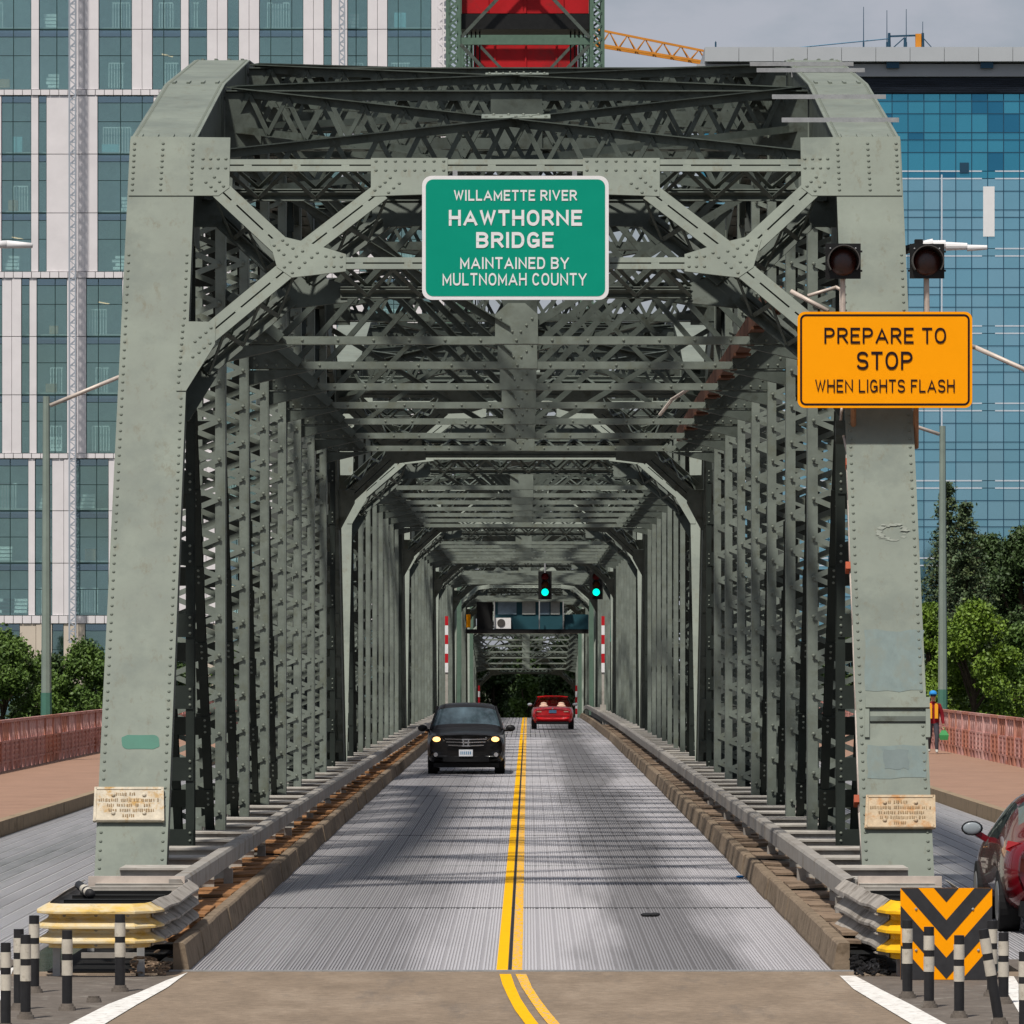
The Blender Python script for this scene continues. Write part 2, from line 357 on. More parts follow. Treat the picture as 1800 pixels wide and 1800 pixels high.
        for s in (-1, 1):
            g = MB(); g.prism([V((s * XI, y - .014, zb - .05)), V((s * (XI - .85), y - .014, zb - .05)), V((s * (XI - .55), y - .014, zb + .28)), V((s * XI, y - .014, zb + .72))], (0, -.012, 0))
            g.build('gusset_plate', mi_, o)
            g = MB(); g.prism([V((s * XI, y - .0, zb - .075)), V((s * (XI - .95), y - .0, zb - .075)), V((s * XI, y - .0, zb - .3))], (0, .16, 0)); g.build('knee_plate', mi_, o)
            g = MB(); g.beam((s * (XI - .78), y - .1, zb + .02), (s * (XI - .06), y - .1, zb + .62), .14, .10, Y1); g.build('knee_strut', mi_, o)
        if detail:
            r = MB()
            for k in range(-7, 8): r.rivet((k * .5, y - (.027 if abs(k) < 1 else .013), zb), -Y1, .024)
            for s in (-1, 1):
                for k in range(5): r.rivet((s * (XI - .12 - k * .15), y - .027, zb), -Y1, .022); r.rivet((s * (XI - .08), y - .027, zb + .1 + k * .12), -Y1, .022); 
                for k in range(3): r.rivet((s * (.06 + k * .08), y - .027, zb + .12 + k * .09), -Y1, .022)
            r.build('rivet_row', G['rivet'], o, 'stuff')
        for s in (-1, 1):
            m = MB(); angle(m, (s * .12, y + .03, zb + .15), (s * 3.95, y + .03, zt - 1.0), .10, -Y1 if s < 0 else Y1); m.build('sway_brace', mi_, root)
            m = MB(); angle(m, (s * .2, y + .1, zt - .7), (s * 3.9, y + .1, zb + .12), .09, Y1 if s < 0 else -Y1); m.build('sway_brace', mi_, root)
        # top strut, laced, with a plate at its middle
        m = MB()
        for dy in (-.11, .11): m.box(-XI, XI, y + dy - .1, y + dy + .1, zt - .018, zt); 
        m.box(-XI, XI, y - .12, y - .105, zt - .14, zt - .02)
        for dy in (-.11, .11): m.box(-XI, XI, y + dy - .06, y + dy + .06, zt - .82, zt - .805)
        m.box(-XI, XI, y - .12, y - .105, zt - .80, zt - .66)
        m.zigzag((-XI, y - .13, zt - .08), (XI, y - .13, zt - .08), (-XI, y - .13, zt - .74), (XI, y - .13, zt - .74), .36, .07, .012, -Y1)
        m.zigzag((XI, y + .13, zt - .08), (-XI, y + .13, zt - .08), (XI, y + .13, zt - .74), (-XI, y + .13, zt - .74), .36, .07, .012, Y1)
        o = m.build('top_strut', mi_, root)
        for x0, x1 in ((-.36, .36), (-XI, -XI + .5), (XI - .5, XI)):
            g = MB(); g.box(x0, x1, y - .155, y - .145, zt - .9, zt - .03); g.build('strut_plate', mi_, o)
    # ---- top lateral bracing: crossing laced beams
    for i in range(1, 9):
        y0, y1 = PAN * i, PAN * (i + 1); z0, z1 = ztop(y0) - .05, ztop(y1) - .05
        if i == 1: y0, z0 = 6.15, 9.52
        if i == 8: y1, z1 = SPAN - 6.15, 9.52
        for s in (-1, 1):
            dz = 0 if s < 0 else .017
            a, b = V((s * XI * .98, y0, z0 - dz)), V((-s * XI * .98, y1, z1 - dz)); m = MB(); dn = V((0, 0, -.62))
            d = (b - a).normalized(); sd_ = d.cross(Z1).normalized()
            m.beam(a, b, .24, .015, Z1); m.beam(a + V((0, 0, -.06)), b + V((0, 0, -.06)), .014, .11, Z1)
            m.beam(a + dn, b + dn, .16, .013, Z1); m.beam(a + dn + V((0, 0, .05)), b + dn + V((0, 0, .05)), .013, .09, Z1)
            m.zigzag(a + V((0, 0, -.06)) - sd_ * .03, b + V((0, 0, -.06)) - sd_ * .03, a + dn + V((0, 0, .03)) - sd_ * .03, b + dn + V((0, 0, .03)) - sd_ * .03, .36, .07, .012, sd_)
            m.build('lateral_brace', mi_, root)
        c = V((0, (y0 + y1) / 2, (z0 + z1) / 2)); sl_ = V((0, y1 - y0, z1 - z0)).normalized()
        g = MB(); g.obox(c + V((0, 0, .016)), X1 * .46, sl_ * .2, sl_.cross(X1) * .006); o = g.build('gusset_plate', mp_, root)
        g = MB(); g.obox(c - V((0, 0, .645)), X1 * .4, sl_ * .25, sl_.cross(X1) * .006); g.build('gusset_plate', mi_, root)
        if detail and i < 4:
            r = MB()
            for k in range(9): r.rivet(c + V((-.4 + k * .1, 0, .025)) + sl_ * (.1 if k % 2 else -.1), Z1, .024, .024)
            r.build('rivet_row', G['rivet'], o, 'stuff')
    # ---- portal frames at both ends, in the plane of the end posts
    DEP = .62
    for end in (0, 1):
        fx = flip if end else (lambda p: V(p))
        nn = N if not end else V((0, -N.y, N.z)); ee = E if not end else V((0, -E.y, E.z))
        fr = MB(); pf = None
        det = detail and end == 0
        hub = MB(); hub.beam(fx(mir(pp(1000, 291, DEP))) , fx(pp(1000, 291, DEP)), .1, .1, nn)
        pf = hub.build('portal_frame', mi_, root)
        def member(pa, pb, wd, name, both=True, lace=.30):
            for sgn in ((1, -1) if both else (1,)):
                A, B = (pa, pb) if sgn == 1 else (mir(pa), mir(pb))
                A, B = fx(A), fx(B); d = (B - A).normalized(); sd_ = d.cross(nn).normalized()
                m = MB(); k = MB()
                for off, mm in ((0, m), (DEP, k)):
                    for q in (-1, 1): mm.beam(A + nn * (off) + sd_ * q * (wd / 4 + .006), B + nn * (off) + sd_ * q * (wd / 4 + .006), wd / 2 - .012, .014, nn)
                for q in (-1, 1):
                    for off in (.05, DEP - .05): k.beam(A + nn * off + sd_ * q * .02, B + nn * off + sd_ * q * .02, .012, .09, nn)
                L = (B - A).length; t = .25
                while t < L:               # small stitch washers in the slot
                    m.obox(A + d * t, d * .05, sd_ * .012, nn * .006); t += .62
                front = m.build(name, mp_, pf)
                for q in (-1, 1):
                    lst = [] if det else None
                    k.zigzag(A + sd_ * q * wd * .42 + nn * .03, B + sd_ * q * wd * .42 + nn * .03, A + sd_ * q * wd * .42 + nn * (DEP - .03), B + sd_ * q * wd * .42 + nn * (DEP - .03), lace, .055, .012, sd_, lst)
                    if det:
                        for b_ in lst:
                            if q == -1: k.beam(b_[0], b_[1], b_[2], b_[3], b_[4])
                            else: k.beam(b_[0], b_[1], b_[2], b_[3], b_[4])
                k.build(name + '_back', mi_, pf, 'stuff')
        A = pp(401, 291); B = mir(A)
        member(A, B, .19, 'portal_strut', False, .36)
        A = pp(596, 463); member(A, mir(A), .18, 'portal_strut', False, .33)
        member(pp(389, 336), pp(505, 444), .27, 'portal_brace')
        member(pp(668, 338), pp(535, 440), .27, 'portal_brace')
        member(pp(505, 473), pp(352, 600), .27, 'portal_brace')
        def plate(px, name, offs, rv=()):
            for sgn in (1, -1):
                for off, mm in ((offs, mp_), (DEP + .02, mi_)):
                    pts = [pp(*q) for q in px]; pts = [p if sgn == 1 else mir(p) for p in pts]; pts = [fx(p) + nn * off for p in pts]
                    m = MB(); m.prism(pts, nn * .012); o = m.build(name, mm, pf)
                    if det and off == offs and rv:
                        r = MB()
                        for q in rv:
                            p = pp(*q); p = p if sgn == 1 else mir(p); r.rivet(fx(p) + nn * off, -nn, .024, .02)
                        r.build('rivet_row', G['rivet'], o, 'stuff')
        rv = [(237 - k * .55, 254 + k * 10.2) for k in range(9)] + [(287 - k * .6, 254 + k * 10.2) for k in range(9)] + [(340 - k * .5, 254 + k * 10.2) for k in range(9)]
        rv += [(357 + k * 13.4, 281) for k in range(4)] + [(356 + k * 13.6, 297) for k in range(4)] + [(377, 313), (386, 321), (362, 322), (371, 330), (393, 329), (379, 337)]
        plate([(230, 241), (405, 243), (403, 331), (384, 345), (226, 345)], 'hip_plate', -.016, rv)
        rv = [(661 + k * 17, 285) for k in range(8)] + [(661 + k * 17, 301) for k in range(8)] + [(686, 314), (677, 322), (668, 329), (659, 336), (702, 324), (692, 332), (683, 340)]
        plate([(652, 279), (787, 279), (787, 332), (742, 343), (652, 346)], 'gusset_plate', -.016, rv)
        rv = [(497, 424), (482, 433), (505, 431), (515, 438), (490, 441), (499, 449), (521, 452), (532, 443), (510, 462), (548, 454), (536, 463), (558, 446), (573, 452), (573, 470), (587, 453), (587, 470), (600, 453), (600, 470), (500, 471), (526, 472), (514, 481)]
        plate([(473, 422), (497, 417), (543, 428), (608, 448), (608, 478), (513, 489), (487, 471)], 'gusset_plate', -.016, rv)
        rv = [(322 - k * .9, 573 + k * 11.2) for k in range(10)] + [(371, 578), (362, 586), (352, 594), (343, 602), (369, 605), (359, 613), (350, 621), (339, 629)]
        plate([(317, 566), (379, 567), (378, 606), (327, 688), (310, 688)], 'knee_plate', -.016, rv)
    for name, b_, o in loose: bar_obj(name, *b_, mv_, o)
    return root

span1 = make_span(True)
proto = make_span(False)
NAMES = ['nearest green riveted truss span, its portal carrying the green sign', 'second green truss span, past the nearest one',
         'third green truss span along the road, behind the second', 'fourth green truss span, the one with the traffic signals hung before it',
         'lift truss span below the red counterweights, behind the signals', 'farthest truss span, seen beneath the control house before the dark trees']
POS = [(64, 0), (128, 0), (192, 0), (256, 0), (322, -.4), (397, -1.3)]
for i, (y, z) in enumerate(POS):
    o = span1 if i == 0 else (proto if i == 1 else copy_tree(proto))
    o.location = (0, y, z); o.rotation_euler.x = -.07 if i > 4 else 0; o['label'] = NAMES[i]; o['group'] = 'spans of the truss bridge'
ORG[span1.name] = (0, 64, 0)
for o in span1.children_recursive: ORG[o.name] = (0, 64, 0)
# ================================================================== ground, deck, kerbs, rails
def zd(D):                                   # height of the roadway: a long gentle crest
    K = [(0, 0), (53, 0), (90, .09), (130, .15), (200, .20), (260, .12), (310, -.05), (340, -.7), (400, -2.3), (470, -5.9), (560, -8.0)]
    for (a, za), (b, zb) in zip(K[:-1], K[1:]):
        if a <= D <= b: return za + (zb - za) * (D - a) / (b - a)
    return -8.0
KN = [53, 72, 90, 110, 130, 165, 200, 230, 260, 285, 310, 325, 340, 370, 400, 435, 470, 520]
def ribbon(m, x0, x1, D0, D1, dz=0.0, th=0.0, mi=0):
    ds = [D0] + [k for k in KN if D0 < k < D1] + [D1]
    for a, b in zip(ds[:-1], ds[1:]):
        za, zb = zd(a) + dz, zd(b) + dz
        if th:
            vs_ = [(x0, a, za - th), (x1, a, za - th), (x1, b, zb - th), (x0, b, zb - th), (x0, a, za), (x1, a, za), (x1, b, zb), (x0, b, zb)]
            m.add(vs_, [(4, 5, 6, 7), (0, 1, 5, 4), (1, 2, 6, 5), (3, 0, 4, 7), (2, 3, 7, 6)], mi)
        else: m.add([(x0, a, za), (x1, a, za), (x1, b, zb), (x0, b, zb)], [(0, 1, 2, 3)], mi)
    return m
# terrain, river
G['water'] = mat('river_water', (.03, .045, .045), .12, var=.2, scale=.2, bump=.3, bscale=.6)
G['soil'] = mat('bank_ground', (.08, .075, .05), .95, var=.3, scale=.3, col2=(.05, .08, .03), amt2=.5, scale2=.1)
m = MB(); m.add([(-4000, -4000, -15), (4000, -4000, -15), (4000, 450, -15), (-4000, 450, -15)], [(0, 1, 2, 3)]); m.build('river', G['water'], None, 'structure')
m = MB(); n_ = 24
rows_ = [(430, -16), (452, -12), (470, -7), (520, -6.2), (900, -6), (5000, -6)]
xs_ = [-4000 + 8000 * i / n_ for i in range(n_ + 1)]
m.add([(x, y, z) for y, z in rows_ for x in xs_], [(r * (n_ + 1) + i, r * (n_ + 1) + i + 1, (r + 1) * (n_ + 1) + i + 1, (r + 1) * (n_ + 1) + i) for r in range(len(rows_) - 1) for i in range(n_)])
m.build('far_bank_ground', G['soil'], None, 'structure')
m = MB(); m.add([(-60, -4000, -6), (60, -4000, -6), (60, 46, -15.2), (-60, 46, -15.2)], [(0, 1, 2, 3)]); m.build('near_bank_ground', G['soil'], None, 'structure')
# approach road
def road_mat():
    m = mat('approach_concrete', (.225, .172, .125), .9, spec=.15, var=.16, scale=1.6, fine=.26, col3=(.14, .118, .10), amt3=.46, scale3=.9, stretch3=(1.6, .22, 1), bump=.25, bscale=60, col2=(.27, .212, .158), amt2=.35, scale2=.8, stretch=(1, .35, 1))
    return m
G['road'] = road_mat()
G['gore'] = mat('gore_asphalt', (.135, .115, .098), .9, spec=.15, fine=.22, var=.22, scale=2.5, bump=.3, bscale=50, col2=(.24, .22, .19), amt2=.22, scale2=3)
m = MB(); m.add([(-14, -60, 0), (14, -60, 0), (14, 52.85, 0), (-14, 52.85, 0)], [(0, 1, 2, 3)]); m.box(-14, 14, 52.2, 52.85, -1.4, -.002); m.build('approach_road', G['road'], None, 'structure')
def ground_pts(pts, z): 
    out = []
    for x, y in pts:
        D = (CAMZ - z) * F / (y - CY); q = P(x, y, D); out.append(V((q.x, D, z)))
    return out
def sheet(name, px, z, mt, kind=None, parent=None):
    m = MB(); p = ground_pts(px, z); m.add(p, [tuple(range(len(p)))]); return m.build(name, mt, parent, kind)
gore_l = sheet('painted_gore', [(-420, 1716), (322, 1716), (225, 1762), (125, 1808), (-60, 1900), (-420, 1990)], .004, G['gore'], 'structure')
gore_r = sheet('painted_gore', [(1482, 1716), (2250, 1716), (2250, 1990), (1850, 1900), (1655, 1808), (1550, 1760)], .004, G['gore'], 'structure')
def strip_px(a, b):                          # polygon strip between two pixel polylines
    return a + b[::-1]
def line_strip(name, a, b, z, mt):
    m = MB(); pa, pb = ground_pts(a, z), ground_pts(b, z); n = len(pa)
    m.add(pa + pb, [(i, i + 1, n + i + 1, n + i) for i in range(n - 1)]); return m.build(name, mt, None, 'structure')
line_strip('white_edge_line', [(290, 1724), (245, 1744), (190, 1765), (125, 1798), (60, 1835)], [(330, 1709), (295, 1735), (240, 1766), (190, 1796), (120, 1840)], .008, G['white'])
line_strip('white_edge_line', [(1476, 1715), (1500, 1738), (1545, 1765), (1600, 1798), (1670, 1838)], [(1503, 1715), (1552, 1741), (1600, 1765), (1660, 1798), (1740, 1838)], .008, G['white'])
line_strip('white_edge_line', [(1757, 1716), (1775, 1752), (1800, 1795), (1840, 1850)], [(1782, 1716), (1800, 1745), (1830, 1790), (1880, 1850)], .008, G['white'])
line_strip('white_edge_line', [(-40, 1716), (-60, 1770), (-90, 1830)], [(25, 1700), (8, 1740), (-30, 1830)], .008, G['white'])
line_strip('yellow_centre_line', [(878, 1712), (883, 1730), (893, 1752), (905, 1775), (925, 1802), (950, 1835)], [(898, 1712), (905, 1733), (915, 1755), (930, 1778), (948, 1802), (972, 1835)], .008, G['yellow'])
line_strip('yellow_centre_line', [(906, 1712), (917, 1735), (932, 1758), (947, 1780), (965, 1802), (990, 1835)], [(925, 1712), (935, 1735), (950, 1758), (967, 1780), (986, 1802), (1012, 1835)], .008, G['yellow_worn'])
# ---- steel grating decks
def grate_mat(name, bar):
    m = bpy.data.materials.new(name); m.use_nodes = True; n = m.node_tree; b = n.nodes['Principled BSDF']; L = n.links.new
    geo = n.nodes.new('ShaderNodeNewGeometry'); sp = n.nodes.new('ShaderNodeSeparateXYZ'); L(geo.outputs['Position'], sp.inputs[0])
    mpn = n.nodes.new('ShaderNodeMapping'); mpn.inputs['Scale'].default_value = (1.5, .10, 1); L(geo.outputs['Position'], mpn.inputs['Vector'])
    t = n.nodes.new('ShaderNodeTexNoise'); t.inputs['Scale'].default_value = 1.0; t.inputs['Detail'].default_value = 6; L(mpn.outputs['Vector'], t.inputs['Vector'])
    # worn wheel tracks: grime lies along the middle of the lanes
    ad = n.nodes.new('ShaderNodeMath'); ad.operation = 'MULTIPLY_ADD'; ad.inputs[1].default_value = 1.5; L(t.outputs['Fac'], ad.inputs[0])
    ab = n.nodes.new('ShaderNodeMath'); ab.operation = 'SUBTRACT'; ab.inputs[1].default_value = .75; L(sp.outputs['X'], ab.inputs[0]); L(ab.outputs[0], ad.inputs[2])
    mr = n.nodes.new('ShaderNodeMapRange'); mr.inputs['From Min'].default_value = -3.6; mr.inputs['From Max'].default_value = 3.6; L(ad.outputs[0], mr.inputs['Value'])
    cr_ = n.nodes.new('ShaderNodeValToRGB'); el = cr_.color_ramp.elements
    st = [(0, .62), (.14, .68), (.21, .56), (.32, .55), (.42, .92), (.48, 1.0), (.59, 1.0), (.67, .46), (.77, .40), (.86, .95), (.95, .85), (1, .65)]
    el[0].position = 0; el[0].color = (st[0][1],) * 3 + (1,); el[1].position = 1; el[1].color = (st[-1][1],) * 3 + (1,)
    for p, c in st[1:-1]:
        e = el.new(p); e.color = (c, c, c, 1)
    L(mr.outputs['Result'], cr_.inputs['Fac'])
    mu = n.nodes.new('ShaderNodeMix'); mu.data_type = 'RGBA'; mu.blend_type = 'MULTIPLY'; mu.inputs[0].default_value = 1
    mu.inputs[6].default_value = (*bar, 1); L(cr_.outputs['Color'], mu.inputs[7])
    L(mu.outputs[2], b.inputs['Base Color']); b.inputs['Roughness'].default_value = .5; b.inputs['Metallic'].default_value = .25
    return m
G['bar'] = grate_mat('grating_bar_steel', (.60, .58, .60))
G['bar_out'] = mat('outer_grating_steel', (.46, .45, .46), .5, .25, var=.2, scale=1.0, stretch=(1.2, .08, 1), col2=(.25, .26, .26), amt2=.35, scale2=.5)
G['under'] = mat('grating_underside', (.085, .085, .09), .8, .1, var=.3, scale=3)
deck = struct('bridge_deck'); 
def grating(x0, x1, D0, D1, wstrip, nb, mt, cross_to):
    m = MB(); ribbon(m, x0, x1, D0, D1, -.055); m.build('deck_pan', G['under'], deck)
    n = int(round((x1 - x0) / wstrip)); ws = (x1 - x0) / n
    for i in range(n):
        a = x0 + i * ws; m = MB(); p = ws / (nb + .8)
        for j in range(nb): ribbon(m, a + p * (j + .15), a + p * (j + .15) + p * .55, D0, D1, -.0, .05)
        m.build('grating_strip', mt, deck)
    m = MB(); d = D0 + .1; k = 0                     # cross bars sit a little lower than the bearing bars
    while d < cross_to:
        z = zd(d); m.box(x0, x1, d - .012, d + .012, z - .05, z - .005); d += .16
    m.build('cross_bars', mt, deck, 'stuff')
grating(-3.13, 3.13, 52.95, 330, .19, 5, G['bar'], 210)
grating(-8.6, -4.95, 55, 330, .24, 5, G['bar_out'], 150)
grating(4.95, 8.6, 55, 330, .24, 5, G['bar_out'], 150)
m = MB(); ribbon(m, -8.6, 8.6, 330, 560, -.02); m.build('far_deck', G['road'], deck)
m = MB(); m.box(-3.3, 3.3, 52.85, 52.95, -.25, .012); m.build('joint_angle', G['galv'], deck)
for x0, x1 in ((-8.6, -4.9), (4.9, 8.6)):
    m = MB(); m.box(x0, x1, 52.85, 55, -.3, .002); m.build('deck_end_slab', G['gore'], deck)
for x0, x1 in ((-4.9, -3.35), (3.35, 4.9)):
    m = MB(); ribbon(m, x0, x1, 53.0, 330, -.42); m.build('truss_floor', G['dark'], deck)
for x0, x1, nm, mt in ((-.145, -.035, 'yellow_centre_line', G['yellow']), (.005, .105, 'yellow_centre_line', G['yellow_worn'])):
    m = MB(); ribbon(m, x0, x1, 52.97, 95, .006); ribbon(m, x0, x1, 95, 330, .006); m.build(nm, mt if x0 < 0 else G['yellow_worn'], deck)
for D in range(66, 300, 13):
    m = MB(); z = zd(D); m.box(-3.1, 3.1, D - .05, D + .05, z - .02, z + .004); m.build('deck_joint', G['galv'] if D % 2 else G['under'], deck)
m = MB(); ribbon(m, -.030, .0, 52.97, 200, .0045); m.build('centre_seam', G['black'], deck)
m = MB(); m.box(-3.1, 3.1, 219.6, 219.95, zd(220) + .006, zd(220) + .012); m.build('white_stop_line', G['white'], deck)
# ---- kerbs in blocks, plates, guard rails and brackets
for s, nm in ((-1, 'left'), (1, 'right')):
    kb = struct('kerb'); D = 53.0; 
    while D < 318:
        Ln = 2.55 if D < 150 else 5.1; j = random.uniform(-.012, .012); z = zd(D); z2 = zd(D + Ln); m = MB()
        pr = [(3.12 + j, -.25), (3.12 + j, .02), (3.16 + j, .25), (3.18 + j, .27), (3.27, .27), (3.27, -.25)]
        a = [V((s * x, D + .008, z + h)) for x, h in pr]; b = [V((s * x, D + Ln - .008, z2 + h)) for x, h in pr]; n = len(a)
        m.add(a + b, [tuple(range(n)), tuple(range(2 * n - 1, n - 1, -1))] + [(i, (i + 1) % n, n + (i + 1) % n, n + i) for i in range(n)])
        m.build('kerb_block', G['kerb'], kb); D += Ln
    D = 53.9; mt = G['rust'] if s < 0 else G['rust_dull']
    m = MB(); ribbon(m, min(s * 3.275, s * 3.75), max(s * 3.275, s * 3.75), 53.2, 318, .15); m.build('plate_bed', G['dark'], kb)
    while D < 230:
        Ln = random.choice((.42, .8, .95, 1.1)); z = zd(D) + .235 + random.uniform(-.02, .035); tl = random.uniform(-.03, .03)
        m = MB(); m.prism([V((s * 3.275, D, z)), V((s * 3.74, D, z + tl)), V((s * 3.74, D + Ln, z + tl)), V((s * 3.275, D + Ln, z))], (0, 0, .03)); m.build('kerb_plate', mt, kb); D += Ln + random.choice((.06, .1, .35))
    gr = thing('guard_rail', 'grey steel box rail along the %s side of the inner roadway' % nm, 'guard rail', (s * 3.5, 58, 0), 'guard rails of the inner roadway')
    D = 57.4
    while D < 318:
        Ln = 4.2 if D < 200 else 8.4; m = MB(); za, zb = zd(D) * .6, zd(D + Ln) * .6
        for x0, x1, h0, h1 in ((3.46, 3.60, .50, .705),):
            a = [V((s * x0, D + .01, za + h0)), V((s * x1, D + .01, za + h0)), V((s * x1, D + .01, za + h1)), V((s * (x0 + .02), D + .01, za + h1)), V((s * x0, D + .01, za + h1 - .03))]
            b = [p + V((0, Ln - .02, zb - za)) for p in a]; n = 5
            m.add(a + b, [tuple(range(n)), tuple(range(2 * n - 1, n - 1, -1))] + [(i, (i + 1) % n, n + (i + 1) % n, n + i) for i in range(n)])
        m.build('rail_section', G['rail'], gr); D += Ln
    D = 59.4
    while D < 300:
        z = zd(D) * .6; m = MB(); x0, x1 = sorted((s * 3.605, s * 4.5))
        m.box(x0, x1, D, D + .04, z + .05, z + .60); m.box(x0, x1, D - .05, D + .9, z + .60, z + .625); m.box(x0, x1, D - .03, D - .001, z + .36, z + .40); m.box(x0, x1, D - .015, D - .002, z + .18, z + .21); m.build('rail_bracket', G['bracket'], gr); D += 3.2
    D = 59
    while D < 250:
        m = MB(); x0, x1 = sorted((s * 3.47, s * 3.58)); m.box(x0, x1, D, D + .12, .1, .45); m.build('rail_post', G['rail'], gr); D += 8.4
# ---- sidewalks and railings
G['walk'] = mat('sidewalk_concrete', (.31, .19, .135), .9, fine=.08, var=.12, scale=1.2, spec=.15, col2=(.29, .18, .125), amt2=.2, scale2=.7, bump=.15, bscale=30)
G['walk_kerb'] = mat('sidewalk_kerb', (.30, .225, .15), .9, var=.2, scale=2.0, col2=(.15, .11, .07), amt2=.35, scale2=2, bump=.2)
G['oxide'] = mat('faded_red_oxide_paint', (.52, .28, .25), .7, spec=.2, var=.25, scale=2.5, col2=(.30, .085, .045), amt2=.3, scale2=.9)
G['oxide_o'] = mat('orange_red_oxide_paint', (.48, .21, .15), .7, spec=.2, var=.25, scale=2.5, col2=(.5, .25, .2), amt2=.3, scale2=.9)
G['oxide_lt'] = mat('pink_faded_red_paint', (.60, .36, .33), .7, spec=.2, var=.2, scale=3, col2=(.45, .16, .08), amt2=.25, scale2=.7)
for s, nm in ((-1, 'left'), (1, 'right')):
    sw = struct('sidewalk')
    D = 44
    while D < 460:
        Ln = 6.4; zA, zB = zd(D) * .5 + .3, zd(D + Ln) * .5 + .3; m = MB()
        x0, x1 = sorted((s * 8.78, s * 12.75))
        m.add([(x0, D + .01, zA), (x1, D + .01, zA), (x1, D + Ln - .01, zB), (x0, D + Ln - .01, zB), (x0, D + .01, zA - .3), (x1, D + .01, zA - .3), (x1, D + Ln - .01, zB - .3), (x0, D + Ln - .01, zB - .3)],
              [(0, 1, 2, 3), (4, 5, 1, 0), (5, 6, 2, 1), (7, 4, 0, 3), (6, 7, 3, 2)]); m.build('sidewalk_slab', G['walk'], sw)
        m = MB(); x0, x1 = sorted((s * 8.60, s * 8.78))
        m.add([(x0, D + .006, zA + .005), (x1, D + .006, zA + .005), (x1, D + Ln - .006, zB + .005), (x0, D + Ln - .006, zB + .005), (x0, D + .006, zA - .4), (x1, D + .006, zA - .4), (x1, D + Ln - .006, zB - .4), (x0, D + Ln - .006, zB - .4)],
              [(0, 1, 2, 3), (4, 5, 1, 0), (5, 6, 2, 1), (7, 4, 0, 3), (6, 7, 3, 2)]); m.build('kerb_block', G['walk_kerb'], sw); D += Ln
    X = s * 12.55
    rl = thing('sidewalk_railing', 'faded red oxide slatted railing on the outer edge of the %s sidewalk' % nm, 'railing', (X, 100, 0), 'sidewalk railings')
    D = 96.0; W = 2.4; proto_p = {}
    while D < 330:
        zb = zd(D + 1.2) * .5 + .3
        if not proto_p:
            f = MB(); f.box(-.05, .05, 0, W, 1.17, 1.24); f.box(-.035, .035, 0, W, .68, .73); f.box(-.04, .04, 0, W, .20, .25)
            f.box(-.06, .06, -.04, .04, 0, 1.17)
            sl_ = MB(); k = 0; y = .06
            while y < W:                      # upper slats lean together in pairs
                d = .10 if k % 2 else -.10
                sl_.beam((0, y - d, .73), (0, y + d, 1.17), .16 if k % 3 else .10, .03, X1); y += .30; k += 1
            lo = MB(); y = .04
            while y < W - .1:
                lo.box(-.02, .012, y, y + 1.06, .25, .68); lo.box(-.05, .045, y + 1.06, y + 1.16, .25, .68)
                for z in (.31, .44, .57): lo.box(-.045, .04, y + .12, y + .92, z, z + .05)
                lo.box(-.04, .04, y + .1, y + .62, 0, .20); y += 1.17
            proto_p = [(f.mesh('panel_frame', c1), sl_.mesh('slats', c2), lo.mesh('lower_panel', c1)) for c1, c2 in ((G['oxide'], G['oxide_lt']), (G['oxide_o'], G['oxide_lt']), (G['oxide_lt'], G['oxide_lt']), (G['oxide'], G['oxide_o']))]
        M = Matrix.Translation((0, D - 100, zb)); pk = proto_p[random.choice((0, 0, 1, 2, 3))]; fr = put('panel_frame', pk[0], rl, None, M)
        put('slats', pk[1], fr, 'stuff'); put('lower_panel', pk[2], fr, 'stuff'); D += W
